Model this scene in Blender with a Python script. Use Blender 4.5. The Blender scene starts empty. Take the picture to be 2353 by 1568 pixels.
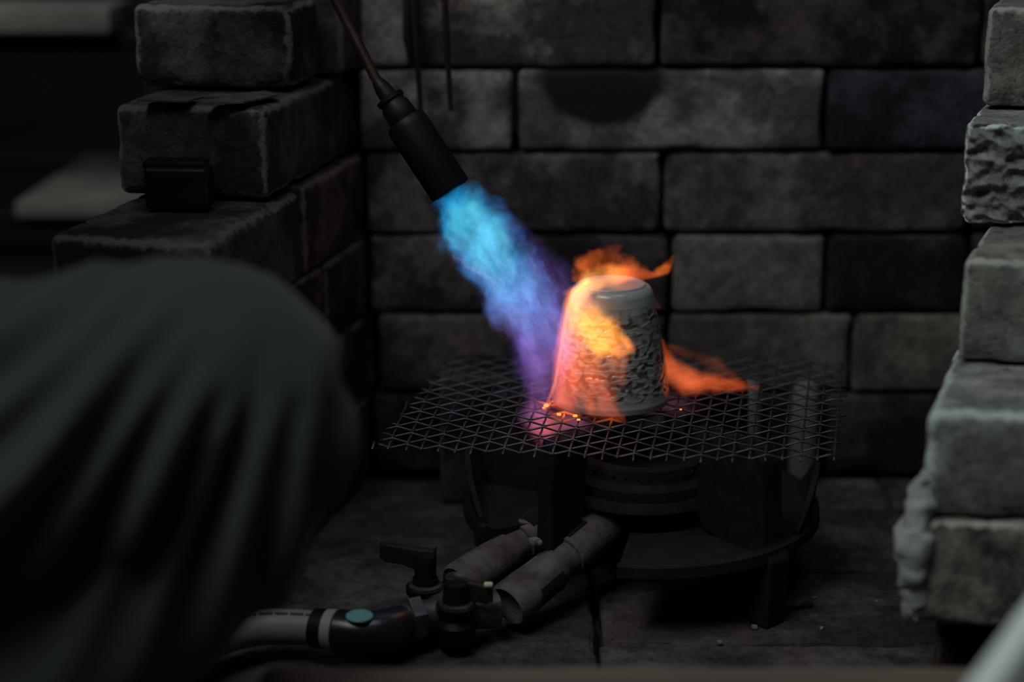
import bpy, bmesh, math, random
from mathutils import Vector, Matrix, noise
random.seed(7)
S = bpy.context.scene
COL = S.collection
# ------------------------------------------------------------------ camera
FPX = 4000.0; CZ = 0.70
PITCH = math.atan(1134/4000.0)
cp, sp = math.cos(PITCH), math.sin(PITCH)
cd = bpy.data.cameras.new('camera'); cam = bpy.data.objects.new('camera', cd); COL.objects.link(cam)
cam.location = (0, 0, CZ); cam.rotation_euler = (math.pi/2 - PITCH, 0, 0)
cd.sensor_width = 36; cd.lens = FPX/2353*36; cd.clip_start = 0.02; cd.clip_end = 50
cd.dof.use_dof = True; cd.dof.focus_distance = 1.12; cd.dof.aperture_fstop = 2.5
S.camera = cam
# ------------------------------------------------------------------ world, lights, exposure
S.view_settings.view_transform = 'Standard'; S.view_settings.look = 'None'
S.view_settings.exposure = 0.0; S.view_settings.gamma = 1.0; S.view_settings.use_curve_mapping = False
w = bpy.data.worlds.new('dim_room'); S.world = w; w.use_nodes = True
w.node_tree.nodes['Background'].inputs[0].default_value = (0.95, 0.95, 1.0, 1)
w.node_tree.nodes['Background'].inputs[1].default_value = 0.022
def area(name, loc, target, size, power, col):
    l = bpy.data.lights.new(name, 'AREA'); l.shape = 'RECTANGLE'; l.size = size[0]; l.size_y = size[1]
    l.energy = power; l.color = col
    o = bpy.data.objects.new(name, l); COL.objects.link(o); o.location = loc
    o.rotation_euler = (Vector(target)-Vector(loc)).to_track_quat('-Z', 'Y').to_euler()
    return o
area('window_light', (-0.72, 0.08, 2.15), (0.15, 1.0, 0.4), (1.0, 0.7), 18.5, (0.90, 0.97, 0.95))
area('skylight', (0.5, 0.7, 2.6), (0.2, 0.95, 0.3), (0.7, 0.6), 4.5, (0.80, 0.86, 1.0))
def point(name, loc, power, col, r):
    l = bpy.data.lights.new(name, 'POINT'); l.energy = power; l.color = col; l.shadow_soft_size = r
    o = bpy.data.objects.new(name, l); COL.objects.link(o); o.location = loc

def ray(u, v, t):
    a = (u-1176.5)/FPX; k = (784.0-v)/FPX
    return Vector((a*t, (cp+sp*k)*t, CZ + (-sp+cp*k)*t))
def ray_z(u, v, z):
    k = (784.0-v)/FPX
    return ray(u, v, (z-CZ)/(-sp+cp*k))
def ray_y(u, v, y):
    k = (784.0-v)/FPX
    return ray(u, v, y/(cp+sp*k))
point('flame_glow', ray(1290, 780, 1.12), 0.035, (1.0, 0.42, 0.16), 0.02)
point('jet_glow', ray(1130, 580, 1.12), 0.012, (0.3, 0.55, 1.0), 0.02)

# ------------------------------------------------------------------ nodes / materials
def new_mat(name):
    m = bpy.data.materials.new(name); m.use_nodes = True
    return m, m.node_tree.nodes, m.node_tree.links
def N(ns, t, **kw):
    n = ns.new(t)
    for k, v in kw.items(): setattr(n, k, v)
    return n
def setin(n, **kw):
    for k, v in kw.items(): n.inputs[k.replace('_', ' ')].default_value = v
def ramp(ns, stops):
    r = ns.new('ShaderNodeValToRGB'); e = r.color_ramp.elements
    while len(e) < len(stops): e.new(0.5)
    for i, (p, c) in enumerate(stops):
        e[i].position = p; e[i].color = (c[0], c[1], c[2], 1) if len(c) == 3 else c
    return r
def plain(name, c1, c2=None, rough=0.7, metal=0.0, scale=30, bump=0.3, bscale=120, dist=0.001, sheen=0, spec=0.5, stretch=(1, 1, 1)):
    m, ns, ls = new_mat(name); b = ns['Principled BSDF']
    tc = N(ns, 'ShaderNodeTexCoord'); mp = N(ns, 'ShaderNodeMapping'); mp.inputs['Scale'].default_value = stretch
    ls.new(tc.outputs['Object'], mp.inputs[0])
    n1 = N(ns, 'ShaderNodeTexNoise'); setin(n1, Scale=scale, Detail=6.0, Roughness=0.6); ls.new(mp.outputs[0], n1.inputs['Vector'])
    c2 = c2 or tuple(x*0.6 for x in c1)
    r = ramp(ns, [(0.35, c2), (0.65, c1)]); ls.new(n1.outputs['Fac'], r.inputs[0]); ls.new(r.outputs[0], b.inputs['Base Color'])
    b.inputs['Roughness'].default_value = rough; b.inputs['Metallic'].default_value = metal
    b.inputs['Specular IOR Level'].default_value = spec
    if sheen: b.inputs['Sheen Weight'].default_value = sheen
    n2 = N(ns, 'ShaderNodeTexNoise'); setin(n2, Scale=bscale, Detail=5.0); ls.new(mp.outputs[0], n2.inputs['Vector'])
    bp = N(ns, 'ShaderNodeBump'); setin(bp, Strength=bump, Distance=dist); ls.new(n2.outputs['Fac'], bp.inputs['Height'])
    ls.new(bp.outputs[0], b.inputs['Normal'])
    return m
def brick_material(name, worn=True, soot_spot=None):
    """fired clay: own tint from the object colour, pale dust and soot in broad patches; alpha = how sooty"""
    m, ns, ls = new_mat(name); b = ns['Principled BSDF']
    oi = N(ns, 'ShaderNodeObjectInfo'); tc = N(ns, 'ShaderNodeTexCoord')
    off = N(ns, 'ShaderNodeVectorMath', operation='SCALE'); off.inputs[0].default_value = (3.1, 5.7, 9.3)
    ls.new(oi.outputs['Random'], off.inputs['Scale'])
    ad = N(ns, 'ShaderNodeVectorMath', operation='ADD'); ls.new(tc.outputs['Object'], ad.inputs[0]); ls.new(off.outputs[0], ad.inputs[1])
    n1 = N(ns, 'ShaderNodeTexNoise'); setin(n1, Scale=13.0, Detail=9.0, Roughness=0.66); ls.new(ad.outputs[0], n1.inputs['Vector'])
    r1 = ramp(ns, [(0.455, (0, 0, 0)), (0.565, (1, 1, 1))]); ls.new(n1.outputs['Fac'], r1.inputs[0])
    n2 = N(ns, 'ShaderNodeTexNoise'); setin(n2, Scale=95.0, Detail=6.0, Roughness=0.7); ls.new(ad.outputs[0], n2.inputs['Vector'])
    r2 = ramp(ns, [(0.36, (0.6, 0.6, 0.6)), (0.62, (1.3, 1.3, 1.3))]); ls.new(n2.outputs['Fac'], r2.inputs[0])
    # soot amount
    dark = N(ns, 'ShaderNodeMix', data_type='RGBA', blend_type='MULTIPLY'); dark.inputs[0].default_value = 1.0
    ls.new(oi.outputs['Color'], dark.inputs[6]); dark.inputs[7].default_value = (0.17, 0.15, 0.16, 1)
    inv = N(ns, 'ShaderNodeMath', operation='SUBTRACT'); inv.inputs[0].default_value = 1.0; ls.new(r1.outputs[0], inv.inputs[1])
    sa = N(ns, 'ShaderNodeMath', operation='MULTIPLY'); ls.new(inv.outputs[0], sa.inputs[0]); ls.new(oi.outputs['Alpha'], sa.inputs[1])
    mx = N(ns, 'ShaderNodeMix', data_type='RGBA'); ls.new(sa.outputs[0], mx.inputs[0]); ls.new(oi.outputs['Color'], mx.inputs[6]); ls.new(dark.outputs[2], mx.inputs[7])
    # reddish clay showing through
    n3 = N(ns, 'ShaderNodeTexNoise'); setin(n3, Scale=9.0, Detail=4.0); ls.new(ad.outputs[0], n3.inputs['Vector'])
    r3 = ramp(ns, [(0.5, (0, 0, 0)), (0.7, (0.5, 0.5, 0.5))]); ls.new(n3.outputs['Fac'], r3.inputs[0])
    red = N(ns, 'ShaderNodeMix', data_type='RGBA', blend_type='MULTIPLY'); ls.new(r3.outputs[0], red.inputs[0]); ls.new(mx.outputs[2], red.inputs[6]); red.inputs[7].default_value = (0.95, 0.55, 0.5, 1)
    gr = N(ns, 'ShaderNodeMix', data_type='RGBA', blend_type='MULTIPLY'); gr.inputs[0].default_value = 1.0; ls.new(red.outputs[2], gr.inputs[6]); ls.new(r2.outputs[0], gr.inputs[7])
    out = gr
    # dark pits
    vo = N(ns, 'ShaderNodeTexNoise'); setin(vo, Scale=330.0, Detail=2.0); ls.new(ad.outputs[0], vo.inputs['Vector'])
    rv = ramp(ns, [(0.30, (0.35, 0.35, 0.35)), (0.38, (1, 1, 1))]); ls.new(vo.outputs['Fac'], rv.inputs[0])
    pt = N(ns, 'ShaderNodeMix', data_type='RGBA', blend_type='MULTIPLY'); pt.inputs[0].default_value = 0.8; ls.new(out.outputs[2], pt.inputs[6]); ls.new(rv.outputs[0], pt.inputs[7])
    out = pt
    if worn:
        at = N(ns, 'ShaderNodeAttribute', attribute_name='edge')
        n4 = N(ns, 'ShaderNodeTexNoise'); setin(n4, Scale=120.0, Detail=5.0, Roughness=0.7); ls.new(ad.outputs[0], n4.inputs['Vector'])
        sm = N(ns, 'ShaderNodeMath', operation='MULTIPLY_ADD'); ls.new(n4.outputs['Fac'], sm.inputs[0]); sm.inputs[1].default_value = 1.5; ls.new(at.outputs['Fac'], sm.inputs[2])
        r4 = ramp(ns, [(0.0, (0, 0, 0)), (1.0, (1, 1, 1))])
        mr = N(ns, 'ShaderNodeMapRange'); mr.inputs['From Min'].default_value = 1.34; mr.inputs['From Max'].default_value = 1.58; ls.new(sm.outputs[0], mr.inputs[0])
        pm = N(ns, 'ShaderNodeMix', data_type='RGBA'); ls.new(mr.outputs[0], pm.inputs[0]); ls.new(out.outputs[2], pm.inputs[6])
        lc = N(ns, 'ShaderNodeMix', data_type='RGBA', blend_type='MULTIPLY'); lc.inputs[0].default_value = 1; ls.new(oi.outputs['Color'], lc.inputs[6]); lc.inputs[7].default_value = (1.7, 1.85, 1.8, 1)
        ls.new(lc.outputs[2], pm.inputs[7]); out = pm
    if soot_spot:
        cx, cz, rx, rz, ztop = soot_spot      # a burnt half-oval mark of its own shape on this brick
        sx = N(ns, 'ShaderNodeSeparateXYZ'); ls.new(tc.outputs['Object'], sx.inputs[0])
        def M(op, a, bb):
            q = N(ns, 'ShaderNodeMath', operation=op)
            for i, v in enumerate((a, bb)):
                if hasattr(v, 'links'): ls.new(v, q.inputs[i])
                elif v is not None: q.inputs[i].default_value = v
            return q.outputs[0]
        dx = M('POWER', M('ABSOLUTE', M('DIVIDE', M('SUBTRACT', sx.outputs[0], cx), rx), None), 2.0)
        dz = M('POWER', M('ABSOLUTE', M('DIVIDE', M('SUBTRACT', sx.outputs[2], cz), rz), None), 2.0)
        d = M('SQRT', M('ADD', dx, dz), None)
        d = M('ADD', d, M('MULTIPLY', n1.outputs['Fac'], 0.25))
        mr2 = N(ns, 'ShaderNodeMapRange'); mr2.inputs['From Min'].default_value = 1.20; mr2.inputs['From Max'].default_value = 1.0; ls.new(d, mr2.inputs[0])
        sm2 = N(ns, 'ShaderNodeMix', data_type='RGBA'); ls.new(mr2.outputs[0], sm2.inputs[0]); ls.new(out.outputs[2], sm2.inputs[6]); sm2.inputs[7].default_value = (0.007, 0.007, 0.007, 1)
        out = sm2
    ls.new(out.outputs[2], b.inputs['Base Color']); b.inputs['Roughness'].default_value = 0.85; b.inputs['Specular IOR Level'].default_value = 0.25
    hs = N(ns, 'ShaderNodeMath', operation='MULTIPLY_ADD'); ls.new(n2.outputs['Fac'], hs.inputs[0]); hs.inputs[1].default_value = 0.5; ls.new(vo.outputs['Fac'], hs.inputs[2])
    bp = N(ns, 'ShaderNodeBump'); setin(bp, Strength=0.7, Distance=0.0012); ls.new(hs.outputs[0], bp.inputs['Height']); ls.new(bp.outputs[0], b.inputs['Normal'])
    return m
M_BRICK = brick_material('sooty_firebrick')
M_BRICKW = brick_material('sooty_wall_firebrick', worn=False)
M_SPOT = brick_material('firebrick_with_burn_mark', worn=False, soot_spot=(-0.052, 0.024, 0.046, 0.036, 0))
M_IRON = plain('cast_iron', (0.013, 0.012, 0.018), (0.006, 0.0055, 0.007), rough=0.85, spec=.2, metal=0.0, scale=60, bump=0.6, bscale=500, dist=0.0008)
M_RUST = plain('rusty_pipe', (0.12, 0.115, 0.112), (0.045, 0.028, 0.026), rough=0.8, metal=0.1, scale=55, bump=0.6, bscale=300, dist=0.001)
M_BLACK = plain('black_painted_metal', (0.006, 0.006, 0.009), (0.004, 0.004, 0.005), spec=.2, rough=0.5, metal=0.0, scale=40, bump=0.15, bscale=200)
M_STEEL = plain('dull_steel', (0.10, 0.10, 0.115), (0.04, 0.035, 0.035), rough=0.45, metal=0.6, scale=60, bump=0.3, bscale=300)
M_COPPER = plain('heat_dulled_copper', (0.055, 0.018, 0.014), (0.022, 0.010, 0.010), rough=0.5, metal=0.4, scale=60, bump=0.2, bscale=200)
M_PIPEBODY = plain('black_glossy_rubber', (0.016, 0.016, 0.024), (0.010, 0.010, 0.014), rough=0.3, scale=40, bump=0.1)
M_TEAL = plain('teal_sticker', (0.14, 0.33, 0.33), (0.12, 0.28, 0.28), rough=0.5, scale=100, bump=0.05)
M_CREAM = plain('cream_plastic', (0.30, 0.28, 0.25), (0.24, 0.22, 0.20), rough=0.5, scale=30, bump=0.05)
M_WOOD = plain('weathered_wood', (0.16, 0.115, 0.085), (0.08, 0.06, 0.045), rough=0.8, scale=14, bump=0.3, stretch=(0.25, 3, 3))
M_PALEBOARD = plain('pale_board', (0.66, 0.74, 0.70), (0.58, 0.66, 0.62), rough=0.7, scale=8, bump=0.1)
M_SHELF = plain('kiln_shelf_clay', (0.20, 0.195, 0.165), (0.11, 0.105, 0.09), rough=0.9, scale=9, bump=0.3)
M_DARKROOM = plain('dark_plaster', (0.012, 0.012, 0.013), (0.008, 0.008, 0.009), rough=0.95, scale=5, bump=0.2)
M_SLAB = plain('concrete_slab', (0.045, 0.044, 0.044), (0.028, 0.026, 0.026), rough=0.9, scale=18, bump=0.5, bscale=200)
M_CRUMB = plain('pale_clay_crumb', (0.22, 0.21, 0.19), (0.12, 0.11, 0.10), rough=0.9, scale=200, bump=0.4, bscale=400)
M_SKIN = plain('skin', (0.42, 0.25, 0.18), (0.38, 0.22, 0.16), rough=0.55, scale=20, bump=0.1)
M_HAIR = plain('black_hair', (0.012, 0.010, 0.010), (0.006, 0.005, 0.005), rough=0.5, scale=90, bump=0.6, bscale=300, stretch=(1, 1, .2))
M_TROUSER = plain('dark_green_grey_cloth', (0.040, 0.049, 0.045), (0.034, 0.042, 0.039), rough=0.95, scale=8, bump=0.15, bscale=900, dist=0.0005, sheen=0.1, spec=0.2)
M_SHIRT = plain('charcoal_cloth', (0.04, 0.042, 0.045), (0.03, 0.031, 0.034), rough=0.95, scale=8, bump=0.2, bscale=700, dist=0.0005)
M_SHOE = plain('black_shoe_leather', (0.015, 0.014, 0.014), (0.01, 0.01, 0.01), rough=0.5, scale=20, bump=0.2)
M_POST = plain('pale_kiln_post', (0.13, 0.13, 0.12), (0.09, 0.085, 0.08), rough=0.9, scale=30, bump=0.3)

# ------------------------------------------------------------------ mesh helpers
class MB:
    def __init__(s): s.v = []; s.f = []; s.at = {}
    def add(s, vs, fs):
        o = len(s.v); s.v += [Vector(p) for p in vs]; s.f += [tuple(i+o for i in q) for q in fs]; return s
    def tube(s, pts, r, n=10, caps=True, oval=1.0):
        pts = [Vector(p) for p in pts]; k = len(pts)
        rr = r if isinstance(r, (list, tuple)) else [r]*k
        vs = []; ref = None
        for i, p in enumerate(pts):
            d = (pts[min(i+1, k-1)]-pts[max(i-1, 0)]).normalized()
            if ref is None:
                ref = Vector((0, 0, 1)) if abs(d.z) < 0.9 else Vector((1, 0, 0))
            a = (ref - d*ref.dot(d)).normalized(); ref = a; b = d.cross(a)
            for j in range(n):
                t = 2*math.pi*j/n; vs.append(p + (a*math.cos(t)+b*math.sin(t)*oval)*rr[i])
        fs = [(i*n+j, i*n+(j+1) % n, (i+1)*n+(j+1) % n, (i+1)*n+j) for i in range(k-1) for j in range(n)]
        if caps: fs += [tuple(range(n))[::-1], tuple((k-1)*n+j for j in range(n))]
        return s.add(vs, fs)
    def lathe(s, p0, p1, prof, n=24, caps=True):
        """prof: (distance along p0->p1 in metres, radius)"""
        p0 = Vector(p0); d = (Vector(p1)-p0).normalized()
        ref = Vector((0, 0, 1)) if abs(d.z) < 0.9 else Vector((1, 0, 0))
        a = (ref - d*ref.dot(d)).normalized(); b = d.cross(a); vs = []
        for (q, r) in prof:
            for j in range(n):
                t = 2*math.pi*j/n; vs.append(p0 + d*q + (a*math.cos(t)+b*math.sin(t))*r)
        k = len(prof)
        fs = [(i*n+j, i*n+(j+1) % n, (i+1)*n+(j+1) % n, (i+1)*n+j) for i in range(k-1) for j in range(n)]
        if caps: fs += [tuple(range(n))[::-1], tuple((k-1)*n+j for j in range(n))]
        return s.add(vs, fs)
    def rbox(s, c, size, r, rot=None, fine=None, jit=0.0, seed=0):
        vs, fs, _ = rounded_box(size, r, fine)
        R = rot or Matrix.Identity(3); c = Vector(c)
        out = []
        for p in vs:
            q = p + (noise.noise_vector(p*60+Vector((seed*3.1, seed, 0)))*jit if jit else Vector())
            out.append(c + R @ q)
        return s.add(out, fs)
def rounded_box(size, r, fine=None):
    ax = []
    for h in (size[0]/2, size[1]/2, size[2]/2):
        if fine:
            n = max(1, int((2*h-2*r)/fine)); inner = [-h+r+(2*h-2*r)*i/n for i in range(n+1)]
            ax.append([-h, -h+r*0.3, -h+r*0.65] + inner + [h-r*0.65, h-r*0.3, h])
        else: ax.append([-h, -h+r, h-r, h])
    idx = {}; vs = []; ed = []; fs = []
    H = Vector(size)/2
    def vert(p):
        key = tuple(round(x, 7) for x in p)
        if key in idx: return idx[key]
        q = Vector([max(-H[i]+r, min(H[i]-r, p[i])) for i in range(3)]); d = Vector(p)-q
        if d.length > 1e-9: q = q + d.normalized()*r
        dist = sorted(H[i]-abs(p[i]) for i in range(3))[1]
        idx[key] = len(vs); vs.append(q); ed.append(max(0.0, 1.0-dist/(r*1.7))); return idx[key]
    for a in range(3):
        b, c = (a+1) % 3, (a+2) % 3
        for sgn in (-1, 1):
            for i in range(len(ax[b])-1):
                for j in range(len(ax[c])-1):
                    q = []
                    for (ii, jj) in ((i, j), (i+1, j), (i+1, j+1), (i, j+1)):
                        p = [0, 0, 0]; p[a] = sgn*H[a]; p[b] = ax[b][ii]; p[c] = ax[c][jj]; q.append(vert(p))
                    if sgn < 0: q.reverse()
                    fs.append(tuple(q))
    return vs, fs, ed
def mesh_of(name, vs, fs, mat, smooth=True, attr=None):
    me = bpy.data.meshes.new(name); me.from_pydata([tuple(v) for v in vs], [], fs); me.validate(); me.update()
    if mat: me.materials.append(mat)
    if smooth:
        for p in me.polygons: p.use_smooth = True
    if attr:
        for k, vals in attr.items():
            a = me.attributes.new(k, 'FLOAT', 'POINT')
            for i, x in enumerate(vals): a.data[i].value = x
    return me
def link(name, me, parent=None, loc=None, rot=None):
    o = bpy.data.objects.new(name, me); COL.objects.link(o)
    if parent: o.parent = parent
    if loc is not None: o.location = loc
    if rot is not None: o.rotation_euler = rot
    return o
def origin_of(p):
    q = Vector()
    while p is not None: q += p.location; p = p.parent
    return q
def obj(name, mb, mat, parent=None, smooth=True, loc=None, attr=None, angle=35):
    """mb holds world coordinates; the object's origin is its parent's (or loc)"""
    o0 = origin_of(parent) if parent else Vector(loc if loc is not None else (0, 0, 0))
    me = mesh_of(name, [v-o0 for v in mb.v], mb.f, mat, smooth, attr)
    if smooth and angle: me.set_sharp_from_angle(angle=math.radians(angle))
    o = link(name, me, parent)
    if not parent: o.location = o0
    return o
def thing(name, label, cat, loc, group=None):
    o = bpy.data.objects.new(name, None); COL.objects.link(o); o.location = loc; o.empty_display_size = 0.02
    o['label'] = label; o['category'] = cat
    if group: o['group'] = group
    return o
def tag(o, label, cat, group=None):
    o['label'] = label; o['category'] = cat
    if group: o['group'] = group
    return o
def struct(name, loc=(0, 0, 0)):
    o = bpy.data.objects.new(name, None); COL.objects.link(o); o.location = loc; o['kind'] = 'structure'; o.empty_display_size = 0.02
    return o
def rotz(a): return Matrix.Rotation(a, 3, 'Z')

# ------------------------------------------------------------------ bricks
_bc = {}
def brick_mesh(size, seed, fine=None, r=0.004, chip=None, mat=None, wob=0.0009, shear=0.0):
    key = (tuple(round(x, 4) for x in size), seed, fine, r, chip, shear, mat.name if mat else '')
    if key in _bc: return _bc[key]
    vs, fs, ed = rounded_box(size, r, fine); out = []
    for p, e in zip(vs, ed):
        q = p + Vector((seed*7.3, seed*1.9, seed*4.4))
        n = noise.noise_vector(q*22)*wob
        if e > 0 and fine:
            k = max(0.0, noise.noise(q*60)+0.25*noise.noise(q*180)-0.05)
            n -= p.normalized()*k*e*0.009
        if chip == 'front' and p.y < -size[1]/2+0.012 and fine:
            fr = noise.fractal(Vector((q.x*55, q.y*55, q.z*75)), 0.9, 2.1, 6)
            rg = abs(noise.noise(Vector((q.x*60, q.y*20, q.z*110))))
            f3 = noise.fractal(Vector((q.x*170, q.y*90, q.z*230)), 1.0, 2.0, 3)
            n.y += 0.0050*fr + 0.008*rg + 0.0022*f3 - 0.003
        n.x += shear*p.y
        out.append(p+n)
    me = mesh_of('brick', out, fs, mat or M_BRICK, True, {'edge': ed})
    if not fine: me.set_sharp_from_angle(angle=math.radians(50))
    _bc[key] = me; return me
def put_brick(parent, me, c, rz, col, soot, tilt=0.0):
    o = link('brick', me, parent, Vector(c)-parent.location, (0, tilt, rz)); o.color = (*col, soot)
    return o
ZC = [CZ+z for z in (-0.4814, -0.4124, -0.3478, -0.2851, -0.2213, -0.1585, -0.095, -0.031)]
PALE = (0.185, 0.180, 0.162); GREY = (0.115, 0.105, 0.098); BRN = (0.048, 0.038, 0.036); RED = (0.062, 0.040, 0.037); BLK = (0.034, 0.031, 0.032); BLUE = (0.030, 0.030, 0.042)

YW = 1.303
wall_back = struct('wall_back', (0.15, YW+0.057, ZC[0]))
def xw(u, v):
    return ray_y(u, v, YW).x
rows = [   # from the top row down: joints in pixels, tints
 (6, 60,  [(815, 938, PALE, .6), (950, 1508, PALE, .95), (1522, 2256, (.055, .045, .041), 1.0), (2262, 2900, BRN, 1)]),
 (5, 250, [(470, 815, BRN, 1), (826, 1178, PALE, .9), (1192, 1893, PALE, .75), (1903, 2600, BLUE, .9)]),
 (4, 445, [(500, 832, BRN, 1), (842, 1518, GREY, .9), (1528, 2232, GREY, .75), (2242, 2900, BRN, 1)]),
 (3, 630, [(500, 840, BRN, 1), (850, 1182, GREY, .9), (1190, 1536, BRN, 1), (1548, 1893, (.120, .115, .103), .6), (1902, 2225, (.042, .035, .034), .9), (2235, 2900, BRN, 1)]),
 (2, 815, [(520, 858, BRN, 1), (870, 1185, GREY, .8), (1195, 1528, BRN, .9), (1538, 1955, (.115, .108, .094), .6), (1961, 2240, (.125, .116, .10), .55), (2250, 2900, BRN, 1)]),
 (1, 1000, [(480, 850, BLK, 1), (860, 1175, BRN, 1), (1185, 1530, BRN, 1), (1540, 1888, (.04, .032, .033), 1), (1896, 2235, (.042, .031, .032), .9), (2245, 2900, BRN, 1)]),
]
si = 0
for (ci, v, bs) in rows:
    z0, z1 = ZC[ci-1], ZC[ci]
    if ci == 6: z1 = ZC[6]
    for (u0, u1, col, so) in bs:
        si += 1
        x0, x1 = xw(u0, v), xw(u1, v)
        dy = random.uniform(-0.0015, 0.0015)
        gap = 0.0022
        spot = (ci == 5 and u0 == 1192)
        me = brick_mesh((x1-x0, 0.114, z1-z0-gap), si, 0.012, r=0.0045, mat=M_SPOT if spot else M_BRICKW)
        put_brick(wall_back, me, ((x0+x1)/2, YW+0.057+dy, (z0+z1)/2+gap/2-0.001), random.uniform(-.004, .004), col, so)
# two more courses above the frame, for other viewpoints
for ci, xs in ((7, (-0.12, 0.115, 0.35)), (8, (-0.2, 0.035, 0.27))):
    z0 = ZC[6]+0.064*(ci-7)
    for x in xs:
        si += 1
        put_brick(wall_back, brick_mesh((0.232, 0.114, 0.0615), 90, None, mat=M_BRICKW), (x+0.1175, YW+0.057, z0+0.0325), 0, GREY, 0.9)

# left wall: runs back to the corner
AL = math.radians(-13.0)
wall_left = struct('wall_left', (-0.25, 1.15, ZC[0]))
def left_brick(xr, yn, z0, z1, length, width, col, so, fine=0.006, rz=AL, r=0.006, seed=None):
    """xr, yn: near right corner of the brick"""
    global si
    si += 1
    me = brick_mesh((width, length, z1-z0-0.0016), seed or si, fine, r=r)
    c = Vector((xr, yn, 0)) + rotz(rz) @ Vector((-width/2, length/2, 0))
    return put_brick(wall_left, me, (c.x, c.y, (z0+z1)/2), rz, col, so)
def on_left(y): return -0.110-0.24*(YW-y)
left_brick(-0.148, 1.178, ZC[5], ZC[5]+0.058, 0.075, 0.111, (0.068, 0.066, 0.070), .95, rz=math.radians(-8), r=0.007)
left_brick(on_left(1.258)-0.001, 1.258, ZC[5], ZC[5]+0.063, 0.12, 0.111, BRN, .9, fine=0.01)
left_brick(-0.1585, 1.112, ZC[4], ZC[5]-0.001, 0.187, 0.104, (0.058, 0.050, 0.048), .85, rz=math.radians(-11.5), r=0.007)
left_brick(-0.1775, 1.000, ZC[3]-.001, ZC[4]-0.001, 0.168, 0.104, (0.050, 0.040, 0.038), .9, rz=math.radians(-12), r=0.008)
left_brick(on_left(1.172), 1.172, ZC[3], ZC[4], 0.13, 0.104, RED, 1.0, fine=0.01)
for (ci, ys) in ((2, (0.955, 1.09, 1.21)), (1, (0.90, 1.02, 1.16)), (0, (0.955, 1.10, 1.215))):
    for i, y in enumerate(ys):
        ln = ((ys[i+1]-y) if i+1 < len(ys) else YW-y)/0.972-0.003
        left_brick(on_left(y), y, ZC[ci], ZC[ci+1], ln, 0.108, RED if (i+ci) % 2 else BRN, 1.0, fine=0.012)
# loose black block, flakes on the ledges
# right wall: stepped stack nearest the camera
wall_right = struct('wall_right', (0.33, 1.0, ZC[0]))
AR = math.radians(-6)
def right_brick(xl, yn, z0, z1, col, so, rz=AR, fine=0.006, chip=None, r=0.006, length=0.2, g=0.0018):
    global si
    si += 1
    me = brick_mesh((0.114, length, z1-z0-g), si, fine, r=r, chip=chip, shear=0.25)
    c = Vector((xl, yn, 0)) + rotz(rz) @ Vector((0.057+0.125*length, length/2, 0))
    return put_brick(wall_right, me, (c.x, c.y, (z0+z1)/2), rz, col, so)
RP = (0.22, 0.23, 0.205)
z6 = CZ-0.4187
right_brick(0.3033, 1.127, CZ-.163, CZ-.0965, (0.17, 0.165, 0.145), .35, length=0.17, fine=0.004)
right_brick(0.2795, 1.069, CZ-.227, CZ-.163, (0.30, 0.33, 0.32), .5, chip='front', length=0.20, fine=0.0013, rz=math.radians(-7), r=0.004)
right_brick(0.2600, 0.978, CZ-.291, CZ-.227, (0.20, 0.21, 0.185), .4, length=0.2, rz=math.radians(-8))
right_brick(0.2230, 0.892, CZ-.354, CZ-.291, (0.25, 0.27, 0.25), .5, length=0.23, rz=math.radians(-6), r=0.009)
right_brick(0.2160, 0.892, z6, CZ-.354, (0.22, 0.205, 0.18), .95, length=0.2, rz=math.radians(-6), r=0.006)
right_brick(0.2500, 0.945, ZC[0], z6, RED, 1.0, length=0.2)
# second leaf behind them, reaching the back wall
for (z0, z1, x, y) in ((CZ-.163, CZ-.0965, .34, 1.20), (CZ-.227, CZ-.163, .325, 1.18), (CZ-.291, CZ-.227, .30, 1.18), (CZ-.354, CZ-.291, .275, 1.125), (z6, CZ-.354, .265, 1.10), (ZC[0], z6, .29, 1.15)):
    right_brick(x+0.062, y+0.1, z0, z1, BRN, .9, fine=0.02, length=min(0.2, YW-y-0.1-0.005)-0.02 if YW-y-0.1 > 0.06 else 0.04)
# lump of dried clay smeared down the near corner
cl = MB()
path = [(2136, 1068, .955), (2124, 1110, .955), (2118, 1160, .958), (2110, 1200, .96), (2096, 1245, .962), (2098, 1290, .965), (2098, 1340, .968), (2100, 1385, .972), (2098, 1432, .975)]
rad = [.0022, .0055, .0075, .009, .0115, .009, .0072, .006, .0035]
P = []; R_ = []
for i in range(len(path)-1):
    for q in range(6):
        t = q/6; a = path[i]; b = path[i+1]
        P.append(ray(*[a[j]*(1-t)+b[j]*t for j in range(3)])); R_.append(rad[i]*(1-t)+rad[i+1]*t)
cl.tube(P, R_, n=22)
cl.v = [v + noise.noise_vector(v*110)*0.0035 + noise.noise_vector(v*320)*0.0014 for v in cl.v]
o = obj('clay_lump', cl, plain('dried_pale_clay', (0.36, 0.40, 0.36), (0.26, 0.29, 0.26), rough=0.9, scale=60, bump=0.4, bscale=300), wall_right, angle=0); o['label'] = 'lump of pale dried clay'

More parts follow.
